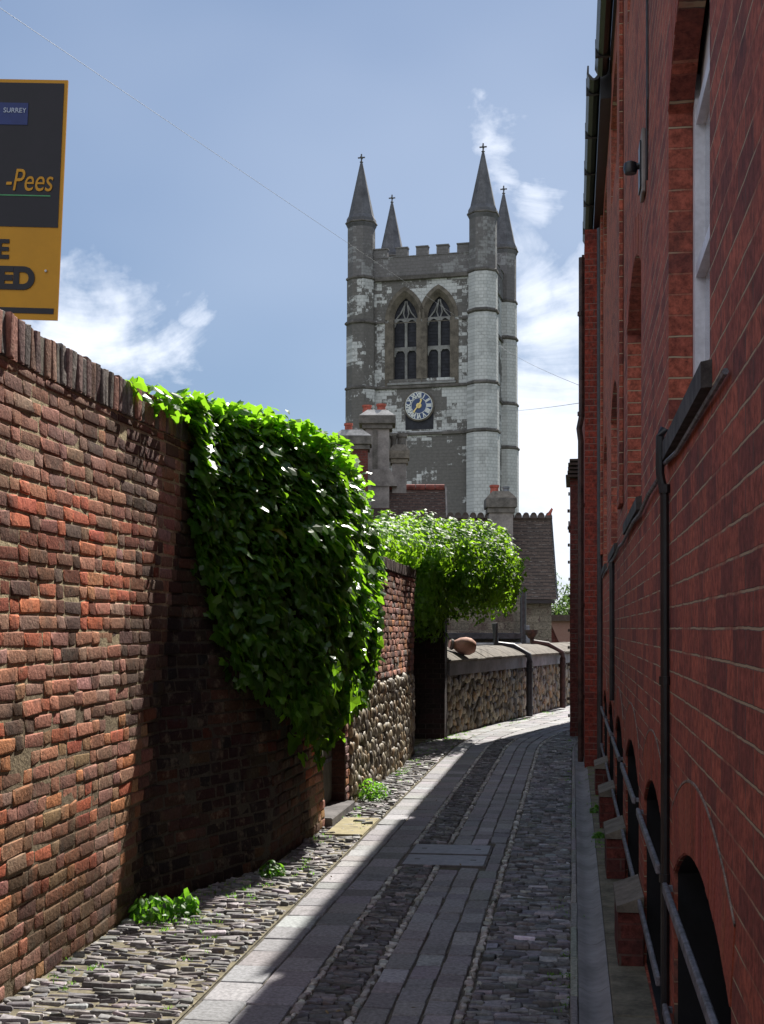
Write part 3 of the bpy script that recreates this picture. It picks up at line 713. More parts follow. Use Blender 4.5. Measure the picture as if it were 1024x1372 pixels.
# pipes on the rubble wall
def bentpipe(u, top, mat, name, label, hopper):
    t_ = thing(name, label, 'drainpipe', pf(u, 0, .1), 'iron downpipes on the rubble wall')
    b0 = Vector(pf(u, 0, .1)); m = MB()
    m.tube([pf(u-.28, top, -.42), pf(u-.26, HF+.25, -.40), pf(u-.10, HF+.2, -.12), pf(u, HF+.03, .16), pf(u, HF-.1, .17), pf(u, .02, .17)], .06, 12)
    settle(m.build('pipe', mat, t_, True), b0)
    for z in (.15, .85):
        m = MB(); m.tube([pf(u, z, .17), pf(u, z+.07, .17)], .075, 12); settle(m.build('collar', mat, t_, True), b0)
    if hopper:
        m = MB(); c = pf(u-.28, top, -.42); m.lathe(c, [(.06, -.05), (.13, .05), (.14, .12), (.11, .12)], 12); settle(m.build('hopper_head', mat, t_), b0)
bentpipe(4.75, 1.75, M_pipe, 'downpipe', 'thick black iron downpipe on the rubble wall, the nearer one', False)
bentpipe(7.55, 1.5, M_rustpipe, 'downpipe', 'slimmer rusty downpipe with hopper head on the rubble wall, the farther one', True)
# terracotta jar lying on the coping
t_ = thing('terracotta_jar', 'pink terracotta jar lying on its side on the wall coping', 'jar', pf(1.0, HF+.20, -.05))
m = MB(); ax = Vector((-dd[0], -dd[1], 0)).normalized(); ax = Vector((-.9, -.35, .12)).normalized()
c = Vector((.25, 0, .03))
m.lathe(c, [(.02, -.02), (.09, .0), (.135, .07), (.145, .16), (.12, .26), (.075, .33), (.055, .38), (.07, .42), (.06, .42)], 18, axis=ax)
m.build('jar_body', M_pinkpot, t_, True)
m = MB(); m.lathe(c+ax*.36, [(.082, 0), (.088, .02), (.082, .04)], 18, axis=ax); m.build('jar_rim', M_render, t_, True)

# ================================================================= TEXT helper
def textmesh(name, s, size, mat, parent, loc, rot, xs=1, shear=0, extr=.002, align='LEFT', bold=0, spacing=1):
    cu = bpy.data.curves.new('tmp', 'FONT'); cu.body = s; cu.size = size; cu.extrude = extr; cu.shear = shear; cu.align_x = align; cu.offset = bold; cu.space_character = spacing
    ob = bpy.data.objects.new('tmp', cu); COL.objects.link(ob)
    dg = bpy.context.evaluated_depsgraph_get(); dg.update(); me = bpy.data.meshes.new_from_object(ob.evaluated_get(dg))
    bpy.data.objects.remove(ob); bpy.data.curves.remove(cu)
    me.materials.clear(); me.materials.append(mat); me.name = name
    o = bpy.data.objects.new(name, me); COL.objects.link(o); o.parent = parent; o.location = loc; o.rotation_euler = rot; o.scale = (xs, 1, 1); return o
# sign board: local x right, y away from camera, z up
SB = thing('estate_agent_board', 'black and orange estate agent board standing above the left brick wall', 'sign', (-2.925, 6.42, 2.5), rz=R(3))
SB.rotation_euler = (0, R(2.6), R(4))
# local coords: right edge at x=.30 ; bottom z=.66
RX, BZ, HT, WD = .330, .712, 1.205, .76
m = MB(); m.box((RX-WD, 0, BZ), (RX, .012, BZ+HT)); m.build('board_panel', M_orange, SB)
m = MB(); m.box((RX-WD+.014, -.003, BZ+.464), (RX-.017, -.001, BZ+HT-.018)); m.build('black_field', M_signblk, SB)
m = MB(); m.box((RX-WD+.014, -.003, BZ+.030), (RX-.02, -.001, BZ+.058)); m.build('black_stripe', M_signblk, SB)
m = MB(); m.box((RX-.36, -.006, BZ+.975), (RX-.195, -.0035, BZ+1.085)); m.build('blue_panel', M_signblue, SB)
textmesh('small_lettering', 'SURREY', .034, M_signwhite, SB, (RX-.203, -.008, BZ+1.035), (R(90), 0, 0), align='RIGHT', extr=.001)
textmesh('name_lettering', '-Pees', .158, M_orange, SB, (RX-.052, -.006, BZ+.645), (R(90), 0, 0), xs=.72, shear=.2, align='RIGHT', extr=.0015)
m = MB(); m.box((RX-.6, -.006, BZ+.618), (RX-.062, -.0035, BZ+.624)); m.build('green_underline', M_signgreen, SB)
textmesh('state_lettering', 'E', .132, M_signblk, SB, (RX-.262, -.0035, BZ+.305), (R(90), 0, 0), align='RIGHT', extr=.0015, bold=.0045)
textmesh('state_lettering', 'ED', .150, M_signblk, SB, (RX-.125, -.0035, BZ+.155), (R(90), 0, 0), xs=1.0, align='RIGHT', extr=.0015, bold=.008)
m = MB(); m.lathe((RX-.068, -.004, BZ+.245), [(.007, 0), (.006, .004), (.002, .006)], 10, axis=Vector((0, -1, 0))); m.build('bolt', M_white, SB)
m = MB(); m.box((RX-WD/2-.03, .014, -2.5), (RX-WD/2+.03, .064, BZ+HT-.1)); m.build('post', M_bark, SB)

# ================================================================= RIGHT BUILDING
XR = .34
rb = thing('brick_building', 'tall red brick building with arched basement openings along the right of the lane', 'building', (XR, 5, 0))
rbb = Vector((XR, 5, 0))
def mr(u, v, d): return (XR+d-5*0, u, v)
def arch(y0, y1, zb, zs, rise, n=14):
    w_ = (y1-y0)/2; r = (w_*w_+rise*rise)/(2*rise); cz = zs+rise-r; a0 = math.asin(w_/r); c = (y0+y1)/2
    pts = [(y0, zb)]+[(y1, zb)]+[(c+r*math.sin(a), cz+r*math.cos(a)) for a in np.linspace(a0, -a0, n)]
    return pts
ARCH = [(-1.7, -.1), (.65, 2.3), (3.0, 4.66), (5.12, 6.62), (7.15, 8.9), (9.4, 11.1), (11.6, 13.3), (13.8, 15.4)]
WIN = [(-4.0+.2, -2.3), (-.2, 1.3), (3.46, 4.93), (6.9, 8.62), (10.6, 12.3), (13.9, 15.3)]
ah = [arch(a, b, .03, .82, .17) for a, b in ARCH]; wh = [arch(a, b, 2.33, 3.5, .2) for a, b in WIN]
uh = [arch(a, b, 5.4, 6.15, .1) for a, b in WIN]
HR = 6.62
outer = [(-5, -.06), (16.0, -.06), (16.0, HR), (-5, HR)]
m = MB(); m.panel(outer, ah+wh+uh, 0, [.012]*len(ah)+[.085]*len(wh)+[.085]*len(uh), mr)
wl = settle(m.build('facade_wall', M_rbrick, rb), rbb)
# the object-space brick pattern is read along y; reveals pick up the same material
m = MB(); m.add([(XR+3.5, -5, -.05), (XR+3.5, 16, -.05), (XR+3.5, 16, HR), (XR+3.5, -5, HR)], [(0, 1, 2, 3)])
m.add([(XR+.001, -5, -.05), (XR+3.5, -5, -.05), (XR+3.5, -5, HR), (XR+.001, -5, HR)], [(0, 1, 2, 3)])
m.add([(XR+.001, 16, -.05), (XR+3.5, 16, -.05), (XR+3.5, 16, HR), (XR+.001, 16, HR)], [(0, 1, 2, 3)])
settle(m.build('rear_walls', M_rbrick_x, rb), rbb)
m = MB(); m.add([(XR-.0, -5.1, HR), (XR+1.9, -5.1, HR+1.7), (XR+3.7, -5.1, HR), (XR-.0, 16.1, HR), (XR+1.9, 16.1, HR+1.7), (XR+3.7, 16.1, HR)], [(0, 1, 4, 3), (1, 2, 5, 4), (0, 2, 1), (3, 4, 5), (0, 3, 5, 2)])
settle(m.build('roof', M_tile, rb), rbb)
# eaves: near part narrow, far part boxed out over the lane
m = MB(); m.box((XR-.02, -5.1, HR-.02), (XR+.3, 12.15, HR+.12)); m.box((XR-.10, 12.2, HR-.22), (XR+.3, 17.45, HR+.12)); 
settle(m.build('eaves_soffit', M_black, rb), rbb)
m = MB()
for (y0, y1, x) in ((-5.1, 12.15, XR-.085), (12.22, 17.5, XR-.155)):
    pr = [(-.06, .07), (-.065, 0), (-.04, -.05), (0, -.065), (.04, -.05), (.06, 0), (.055, .07), (.045, .07), (.045, 0), (0, -.05), (-.045, 0), (-.045, .07)]
    n = len(pr); m.add([(x+a, y, HR+.02+b) for y in (y0, y1) for a, b in pr], [(i, (i+1) % n, (i+1) % n+n, i+n) for i in range(n)]+[tuple(range(n)), tuple(range(n, 2*n))[::-1]])
    yy = y0+.3
    while yy < y1:
        m.box((x-.068, yy, HR-.05), (x+.062, yy+.04, HR+.098)); yy += 1.1
settle(m.build('gutter', M_black, rb), rbb)
# pilaster strips on the façade (shallow relief)
for (y0, y1) in ((9.3, 9.75), (15.6, 15.99)):
    m = MB(); m.box((XR-.03, y0, 2.5), (XR-.002, y1, HR-.23), .004); settle(m.build('pilaster', M_rbrick, rb), rbb)
# voussoir rings over arches and windows
def ring(name, y0, y1, zs, rise, th, par, proud=.003, wv=.07):
    w_ = (y1-y0)/2; r = (w_*w_+rise*rise)/(2*rise); cz = zs+rise-r; a0 = math.asin(w_/r); c = (y0+y1)/2
    n = max(6, int(2*a0*r/wv)); vs = []; rc = []
    da = 2*a0/n; rects = [(-a0+i*da+.0035/r, -a0+(i+1)*da-.0035/r, r+.005, r+th) for i in range(n)]
    P = lambda u, v, d: np.stack([XR-d, c+v*np.sin(u), cz+v*np.cos(u)], 1)
    rr = np.array(rects); ct = vary((.27, .075, .048), n, .12)
    q = n
    # chamfered wedges
    vv, ff = blocks(rr, np.full(n, proud), .004, P, .0, .0003, .0008)
    return settle(mesh_obj(name, vv, ff, M_voussoir, par, cols=rgba(ct, 12)), rbb)
M_voussoir = attrmat('voussoir_brick', gamt=.4, bstr=.4)
def ringline(par, y0, y1, zs, rise, th):
    w_ = (y1-y0)/2; r = (w_*w_+rise*rise)/(2*rise)+th+.004; cz = zs+rise-(w_*w_+rise*rise)/(2*rise); a0 = math.asin(w_/(r-th-.004))
    m = MB(); n = 24; c = (y0+y1)/2
    P = lambda a, rr, d: (XR-d, c+rr*math.sin(a), cz+rr*math.cos(a))
    vs = []; 
    for i in range(n+1):
        a = -a0+2*a0*i/n; j = random.uniform(-.001, .001)
        vs += [P(a, r-.004+j, .001), P(a, r-.003+j, .0045), P(a, r+.004+j, .0045), P(a, r+.005+j, .001)]
    fs = [(i*4+k, i*4+k+1, i*4+4+k+1, i*4+4+k) for i in range(n) for k in range(3)]
    m.add(vs, fs); return settle(m.build('mortar_line', M_pmort, par), rbb)
M_pmort = simple('pale_pointing', (.22, .165, .13), .95, .45, 30, bumps=.5)
for i, (a, b) in enumerate(ARCH):
    ring('arch_ring', a, b, .82, .17, .215, rb); ringline(rb, a, b, .82, .17, .215)
    m = MB(); m.box((XR+.40, a-.05, -.04), (XR+.44, b+.05, 1.1)); op = settle(m.build('basement_opening', M_dark, rb), rbb)
    hh = ah[i]; n = len(hh); m = MB(); m.add([(XR+.012, u, v) for u, v in hh]+[(XR+.42, u, v) for u, v in hh], [(q, (q+1) % n, (q+1) % n+n, q+n) for q in range(n)])
    settle(m.build('shade_reveal', M_dark, op), rbb)  # lining near black: shade of the deep opening put into its colour
    m = MB()
    for k in range(1, 5):
        yy = a+(b-a)*k/5; m.box((XR+.37, yy-.02, .03), (XR+.395, yy+.02, 1.0))
    m.box((XR+.36, a, .5), (XR+.369, b, .55)); settle(m.build('window_bar', M_black, op), rbb)
    for z in (.73, .31):
        m = MB(); m.box((XR-.034, a+.0, z), (XR-.016, b+.10, z+.038), .004)
        for yy in (a+.01, b+.075): m.box((XR-.0155, yy, z+.01), (XR+.004, yy+.02, z+.03))
        settle(m.build('guard_bar', M_rail, rb), rbb)
for i in range(len(ARCH)-1):
    if i == 2: continue
    y0, y1 = ARCH[i][1]-.05, ARCH[i+1][0]+.03
    hz = .31
    m = MB(); m.box((XR-.125, y0+.01, .02), (XR-.003, y1-.01, hz-.03), .004); bt = settle(m.build('buttress', M_farbrick, rb), rbb)
    m = MB(); m.prism([(XR-.132, hz-.028), (XR-.132, hz), (XR-.003, hz+.05), (XR-.003, hz-.028)], y0, y1, lambda u, v, d: (u, d, v)); settle(m.build('sloping_cap', M_cap, bt), rbb)
# windows
for k, (hs, zb, zt, sp) in enumerate(((WIN, 2.33, 3.5, .2), (WIN, 5.4, 6.15, .1))):
    for (a, b) in hs:
        ring('arch_ring', a, b, zt, sp, .21, rb)
        x0, x1_ = XR+.086, XR+.14
        m = MB(); fwid = .075
        m.box((x0, a-.01, zb+.002), (x1_, a+fwid, zt+.02)); m.box((x0, b-fwid, zb+.002), (x1_, b+.01, zt+.02))
        m.box((x0+.002, a+fwid, zb+.002), (x1_, b-fwid, zb+.08)); m.box((x0+.004, a+fwid, zt-.07), (x1_, b-fwid, zt-.02)); m.box((x0+.001, a, zt+.021), (x1_, a+.05, zt+sp*.6)); m.box((x0+.001, b-.05, zt+.021), (x1_, b, zt+sp*.6))
        m.box((x0+.003, (a+b)/2-.02, zb+.08), (x1_-.01, (a+b)/2+.02, zt-.09)); m.box((x0+.003, a+fwid, (zb+zt)/2-.025), (x1_-.01, b-fwid, (zb+zt)/2+.02))
        fr = settle(m.build('window', M_white, rb), rbb)
        m = MB(); m.box((x0+.02, a-.01, zt+.022), (x0+.034, b+.01, zt+sp+.03)); settle(m.build('head_board', M_white, fr), rbb)
        m = MB(); m.box((x0+.035, a+fwid-.005, zb+.07), (x0+.043, b-fwid+.005, zt+sp+.02)); settle(m.build('pane', M_blind, fr), rbb)
        if zb > 5: continue
        m = MB(); m.prism([(XR-.028, zb-.085), (XR-.028, zb-.02), (XR+.087, zb+.0015), (XR+.087, zb-.075)], a-.06, b+.06, lambda u, v, d: (u, d, v)); settle(m.build('sill', M_sill, fr), rbb)
# string of cable / conduit under the sills and downpipe
m = MB(); m.tube([(XR-.02, 4.86, 2.36), (XR-.035, 4.86, 2.33), (XR-.035, 4.86, 2.2), (XR-.019, 4.86, 2.12), (XR-.017, 4.86, 1.2), (XR-.018, 4.86, .05)], .0155, 10)
for z in (2.13, 1.45, .75): m.tube([(XR-.018, 4.86, z), (XR-.018, 4.86, z+.03)], .021, 10)
settle(m.build('downpipe', M_black, rb, True), rbb)
m = MB(); pts = [(XR-.02, 5.06, 2.31)]
for k in range(14): pts.append((XR-.018, 5.2+k*.75, 2.22+.012*math.sin(k*2.3)))
m.tube(pts, .010, 6); m.tube([(XR-.012, 3.0, 2.21), (XR-.012, 4.4, 2.215), (XR-.02, 4.95, 2.24)], .008, 6)
settle(m.build('cable_run', M_rail, rb, True), rbb)
m = MB(); m.tube([(XR-.02, 11.35, 2.2), (XR-.02, 11.35, 1.05)], .022, 8); settle(m.build('wall_pipe', M_pipe, rb, True), rbb)
m = MB(); m.tube([(XR-.015, 6.15, 6.5), (XR-.015, 6.12, 5.0), (XR-.02, 5.95, 3.95), (XR-.015, 6.1, 3.65)], .006, 6); settle(m.build('cable', M_pipe, rb, True), rbb); m = MB()
m.tube([(XR-.03, 16-.12, HR-.3), (XR-.03, 16-.12, .05)], .035, 10)
settle(m.build('wall_pipe', M_pipe, rb, True), rbb)
# alarm / lamp unit on the wall
al = thing('wall_light', 'small dark wall light on a pale back plate high on the red brick building', 'wall light', (XR, 6.5, 3.85))
m = MB(); m.box((-.022, -.09, -.15), (-.003, .09, .15), .0045); m.build('back_plate', M_render, al)
m = MB(); m.box((-.03, -.07, -.12), (-.0235, .07, .10), .002); m.build('front_cover', M_black, al)
m = MB(); m.tube([(-.0305, 0, 0), (-.06, 0, -.0045)], .016, 8); m.lathe((-.07, 0, -.035), [(.028, 0), (.034, .02), (.03, .05), (.012, .06)], 12); m.build('lamp_head', M_black, al, True)

# second block of the right side, projecting at Y=16
r2 = thing('brick_house', 'dark red brick house block stepping out beyond the tall building', 'house', (.13, 16, 0))
r2b = Vector((.13, 16, 0))
m = MB(); m.box((.135, 16.01, -.05), (3.5, 24.7, 6.35)); 
settle(m.build('house_wall', M_rbrick_x, r2), r2b)
m = MB(); m.box((.11, 17.52, 6.352), (3.6, 24.8, 6.47)); settle(m.build('roof', M_tile, r2), r2b)
m = MB(); m.tube([(.10, 16.3, 6.1), (.10, 16.3, 4.2), (.07, 16.3, 4.05), (.09, 16.3, 3.9), (.09, 16.3, .05)], .035, 8)
for z in (5.4, 4.2, 3.1, 1.9, .8): m.tube([(.095, 16.3, z), (.095, 16.3, z+.05)], .045, 8)
settle(m.build('downpipe', M_rustpipe, r2, True), r2b)
# third: low outbuilding closing the corner
r3 = thing('brick_outbuilding', 'narrow dark brick projection with ragged tile verge where the lane bends', 'outbuilding', (0, 21, 0))
r3b = Vector((0, 21, 0))
m = MB(); m.box((-.05, 20.62, -.05), (.13, 22.0, 3.93)); m.box((-.075, 20.6, 3.2), (-.052, 22.0, 3.28)); settle(m.build('outbuilding_wall', M_farbrick, r3), r3b)
for k in range(5):
    m = MB(); z = 3.94+.06*k; m.box((-.11+k*.015+rng.normal(0, .006), 20.52+rng.normal(0, .01), z), (.128, 22.05, z+.035)); settle(m.build('verge_tile', M_tile, r3), r3b)
for k in range(14):
    m = MB(); m.box((-.078+rng.normal(0, .006), 20.6, .3+k*.26), (-.052, 20.75, .34+k*.26)); settle(m.build('projecting_tile', M_tile, r3), r3b)

# ================================================================= COTTAGES AND CHIMNEYS (camera-side placement in world metres)
def cw(px, py, z):            # design-time helper: point seen at (px,py) at distance z along the view, in world metres
    c, s = math.cos(R(8.1)), math.sin(R(8.1)); X = (px-512)/F*z
    return Vector((X*c-z*s, X*s+z*c, 1.65+(842-py)/F*z))
def uvgrid(vs, o, e1, e2):
    return [((Vector(v)-o).dot(e1), (Vector(v)-o).dot(e2)) for v in vs]
YAW = R(8.1)
def chimney(par, base, x0, x1_, z0, z1, dep, mat, capmat, pots, white=False, y0=0, flare=.10):
    """local coordinates of the house: x right, y away"""
    m = MB(); m.box((x0, y0, z0), (x1_, y0+dep, z1)); st = m.build('chimney', mat, par)
    m = MB(); f_ = flare
    m.box((x0-f_*.5, y0-f_*.5, z1+.002), (x1_+f_*.5, y0+dep+f_*.5, z1+.14), .01); m.box((x0-f_, y0-f_, z1+.142), (x1_+f_, y0+dep+f_, z1+.40), .015)
    m.build('chimney_cap', capmat, st)
    m = MB(); c = Vector(((x0+x1_)/2, y0+dep/2, 0)); a, b, h = (x1_-x0)/2+f_*.9, dep/2+f_*.9, z1+.402
    m.add([(c.x+sx*a*k, c.y+sy*b*k, h+zz) for k, zz in ((1, 0), (.55, .2)) for sx, sy in ((-1, -1), (1, -1), (1, 1), (-1, 1))], [(0, 1, 5, 4), (1, 2, 6, 5), (2, 3, 7, 6), (3, 0, 4, 7), (4, 5, 6, 7)])
    m.build('flaunching', M_white_lead if white else M_cap, st)
    for px_, r_, hh, mt in pots:
        m = MB(); m.lathe((px_, y0+dep/2, h+.12), [(r_, 0), (r_*.9, hh*.7), (r_*1.12, hh*.8), (r_*1.1, hh), (r_*.8, hh)], 12); m.build('chimney_pot', mt, st, True)
# cottage 1: dark red roof with three chimneys, distance 40
Z1 = 40.0; k1 = Z1/F
c1 = thing('cottage', 'cottage with dark tiled roof, red ridge and a cluster of tall chimneys', 'house', (0, 0, 0))
base = cw(512, 842, Z1); base.z = 0; c1.location = base; c1.rotation_euler = (0, 0, YAW)
X = lambda px: (px-512)*k1
Zh = lambda py: 1.65+(842-py)*k1
def roofplane(name, xa, xb, ze, zr, ye, yr, mat, par, lean=0):
    """front slope from eaves (y=ye,z=ze) up to the ridge (yr,zr) and a back slope"""
    e2 = Vector((0, yr-ye, zr-ze)); L2 = e2.length; 
    vs = [(xa, ye, ze), (xb, ye, ze), (xb, yr, zr), (xa, yr, zr), (xa, 2*yr-ye, ze), (xb, 2*yr-ye, ze)]
    uv = [(xa, 0), (xb, 0), (xb, L2), (xa, L2), (xa, 0), (xb, 0)]
    return mesh_obj(name, vs, [(0, 1, 2, 3), (3, 2, 5, 4), (0, 3, 4), (1, 5, 2), (0, 4, 5, 1)], mat, par, uvs=uv)
xa, xb = X(478), X(600); zr = Zh(646); ze = Zh(770)
roofplane('roof', xa, xb, ze, zr, 0, 1.7, M_tile, c1)
m = MB(); m.box((xa+.1, .12, -.05), (xb-.1, 3.3, ze-.01)); m.build('wall', M_farbrick, c1)
m = MB()
kx = xa
while kx < xb-.05:
    m.tube([(kx+.01, 1.7, zr+.02), (kx+.29, 1.7, zr+.02)], .10, 8); kx += .3
m.build('ridge_tiles', M_ridge, c1, True)
m = MB(); vs = [(xb-.02, -.03, ze), (xb+.04, -.03, ze), (xb+.04, 1.7, zr+.03), (xb-.02, 1.7, zr+.03)]
m.prism([(-.05, ze-.02), (-.05, ze+.06), (1.7, zr+.06), (1.7, zr-.04)], xb+.005, xb+.045, lambda u, v, d: (d, u, v))
m.build('verge', M_render, c1)
chimney(c1, None, X(452), X(493), Zh(700)-1, Zh(604), .7, M_farbrick, M_chcap, [(X(467), .12, .30, M_pot)], True, y0=-.3, flare=.12)
chimney(c1, None, X(489), X(522), Zh(640)-1.2, Zh(566), .7, M_render, M_chcap, [(X(491), .14, .26, M_pot), (X(511), .14, .30, M_pot)], True, y0=1.3, flare=.20)
m = MB(); m.box((X(499), 1.27, Zh(630)), (X(506), 1.299, Zh(568))); m.build('chimney_flue_recess', M_chcap, c1)
m = MB(); m.prism([(X(484), Zh(645)), (X(533), Zh(645)), (X(524), Zh(622)), (X(487), Zh(622))], 1.26, 2.0, lambda u, v, d: (u, d, v)); m.build('chimney_shoulder', M_render, c1)
chimney(c1, None, X(526), X(546), Zh(645)-1, Zh(612), .6, M_render, M_cap, [(X(540), .15, .42, M_chcap), (X(528), .1, .36, M_chcap)], False, y0=1.6, flare=.10)
m = MB(); m.box((X(492), .5, Zh(700)), (X(497), .56, Zh(638))); m.build('gutter_post', M_white_lead, c1)
# cottage 2: brown tiled roof with crested ridge, its stack, distance 36
Z2 = 36.0; k2 = Z2/F
X = lambda px: (px-512)*k2
Zh = lambda py: 1.65+(842-py)*k2
c2 = thing('stone_cottage', 'stone cottage with steep brown tiled roof and crested ridge, right of the ivy', 'house', (0, 0, 0))
base = cw(512, 842, Z2); base.z = 0; c2.location = base; c2.rotation_euler = (0, 0, YAW)
xa, xb = X(560), X(746); zr = Zh(688); ze = Zh(803)
roofplane('roof', xa, xb, ze, zr, 0, 1.3, M_tile2, c2)
m = MB(); m.box((xa+.1, .15, -.05), (xb-.12, 2.5, ze-.01)); m.build('wall', M_rubble, c2)
m = MB(); kx = xa
while kx < xb-.12:
    n = 8; m.tube([(kx, 1.3, zr-.02), (kx+.19, 1.3, zr-.02)], .09, 6)
    m.lathe((kx+.10, 1.3, zr+.06), [(.085, -.02), (.085, .02)], 10, axis=Vector((0, 1, 0))) ; kx += .21
m.build('crested_ridge', M_tile2, c2)
m = MB(); m.tube([(xb-.1, 1.3, zr+.02), (xb-.02, 1.3, zr+.12), (xb+.04, 1.3, zr+.24), (xb+.03, 1.3, zr+.27)], [.05, .05, .03, .015], 8); m.build('ridge_finial', M_pot, c2)
m = MB(); m.box((xa, -.06, ze-.11), (xb-.05, .02, ze-.02)); m.build('gutter', M_black, c2)
m = MB(); m.prism([(0, ze-.02), (0, ze+.05), (1.3, zr+.05), (1.3, zr-.04)], xb+.003, xb+.04, lambda u, v, d: (d, u, v)); m.build('verge', M_black, c2)
chimney(c2, None, X(657), X(689), Zh(760), Zh(686), .6, M_render, M_chcap, [(X(665), .12, .26, M_pot), (X(681), .09, .22, M_lead)], False, y0=.3, flare=.10)
# lean-to in front with lead roof, behind the rubble wall
Z3 = 30.5; k3 = Z3/F
X = lambda px: (px-512)*k3
Zh = lambda py: 1.65+(842-py)*k3
c3 = thing('lean_to', 'stone lean-to with dark gutter and pale ledge behind the rubble wall', 'outbuilding', (0, 0, 0))
base = cw(512, 842, Z3); base.z = 0; c3.location = base; c3.rotation_euler = (0, 0, YAW)
m = MB(); m.box((X(600), .2, -.05), (X(700), 2.2, Zh(800))); m.build('wall', M_rubble, c3)
m = MB(); m.box((X(598), -.15, Zh(856)), (X(700), .19, Zh(848)), .01); m.build('gutter', M_pipe, c3)
m = MB(); m.box((X(612), -.6, Zh(869)), (X(696), .18, Zh(861)), .02); m.build('pale_ledge', M_white_lead, c3)
m = MB(); m.tube([(X(700.5), -.1, Zh(790)), (X(700.5), -.1, Zh(862))], .07, 10); m.build('soil_pipe', M_pipe, c3, True)
m = MB(); m.box((X(703), -.14, Zh(862)), (X(709), .0, Zh(838)), .01); m.box((X(699), -.16, Zh(846)), (X(703)-.002, -.08, Zh(836)), .0045); m.build('meter_box', M_lead, c3)
# small far roof at right
c4 = thing('far_house', 'small pink roofed house glimpsed past the end of the stone cottage', 'house', (0, 0, 0))
Z4 = 55; k4 = Z4/F; base = cw(512, 842, Z4); base.z = 0; c4.location = base; c4.rotation_euler = (0, 0, YAW)
X = lambda px: (px-512)*k4
Zh = lambda py: 1.65+(842-py)*k4
m = MB(); m.prism([(X(736), Zh(830)), (X(790), Zh(830)), (X(790), Zh(885)), (X(760), Zh(885))], 0, .15, lambda u, v, d: (u, d, v)); m.build('roof', M_tile3, c4)
m = MB(); m.box((X(730), -.2, Zh(832)), (X(795), .2, Zh(824))); m.build('ridge', M_tile, c4)
m = MB(); m.box((X(737), .16, -.05), (X(792), 3, Zh(834))); m.build('wall', M_farbrick, c4)

# ================================================================= CHURCH TOWER
Zt = 88.0; kt = Zt/F
fr_ = cw(647.5, 842, 88.0); flp = cw(484.5, 842, 90.0)
fr_.z = flp.z = 0
ex = (fr_-flp); W = ex.length; ex.normalize(); ey = Vector((-ex.y, ex.x, 0))
TW = thing('church_tower', 'grey and white stone church tower with four spired corner turrets and a clock', 'church tower', tuple((fr_+flp)/2))
TW.rotation_euler = (0, 0, math.atan2(ex.y, ex.x))
hw = W/2; D = 8.7
zz = lambda py: 1.65+(842-py)/F*89.3
def tmap(u, v, d): return (u, d, v)
def gothic(c, hwid, zb, zs, za, n=8):
    """two-centred arch outline"""
    h = za-zs; r = (hwid*hwid+h*h)/(2*hwid)
    pr = []
    for i in range(n+1):
        a = math.asin(min(1, h/r))*i/n; pr.append((c+hwid-r+r*math.cos(a), zs+r*math.sin(a)))
    pl = [(2*c-x, z) for x, z in pr[::-1]][1:]
    return [(c-hwid, zb), (c+hwid, zb)]+pr+pl
tx = lambda px: (px-566)*88.7/F
WC = [tx(543), tx(589)]; WH = 22*88.7/F
zsill, zspr, zapx = zz(508), zz(428), zz(390)
holes = [gothic(c, WH, zsill, zspr, zapx) for c in WC]
m = MB(); m.panel([(-hw, -.05), (hw, -.05), (hw, zz(372)), (-hw, zz(372))], holes, 0, [.45, .45], tmap)
m.add([(-hw, 0, -.05), (-hw, D, -.05), (-hw, D, zz(372)), (-hw, 0, zz(372))], [(0, 1, 2, 3)])
m.add([(hw, 0, -.05), (hw, D, -.05), (hw, D, zz(372)), (hw, 0, zz(372))], [(0, 3, 2, 1)])
m.add([(-hw, D, -.05), (hw, D, -.05), (hw, D, zz(372)), (-hw, D, zz(372))], [(0, 3, 2, 1)])
m.build('tower_wall', M_tfront, TW)
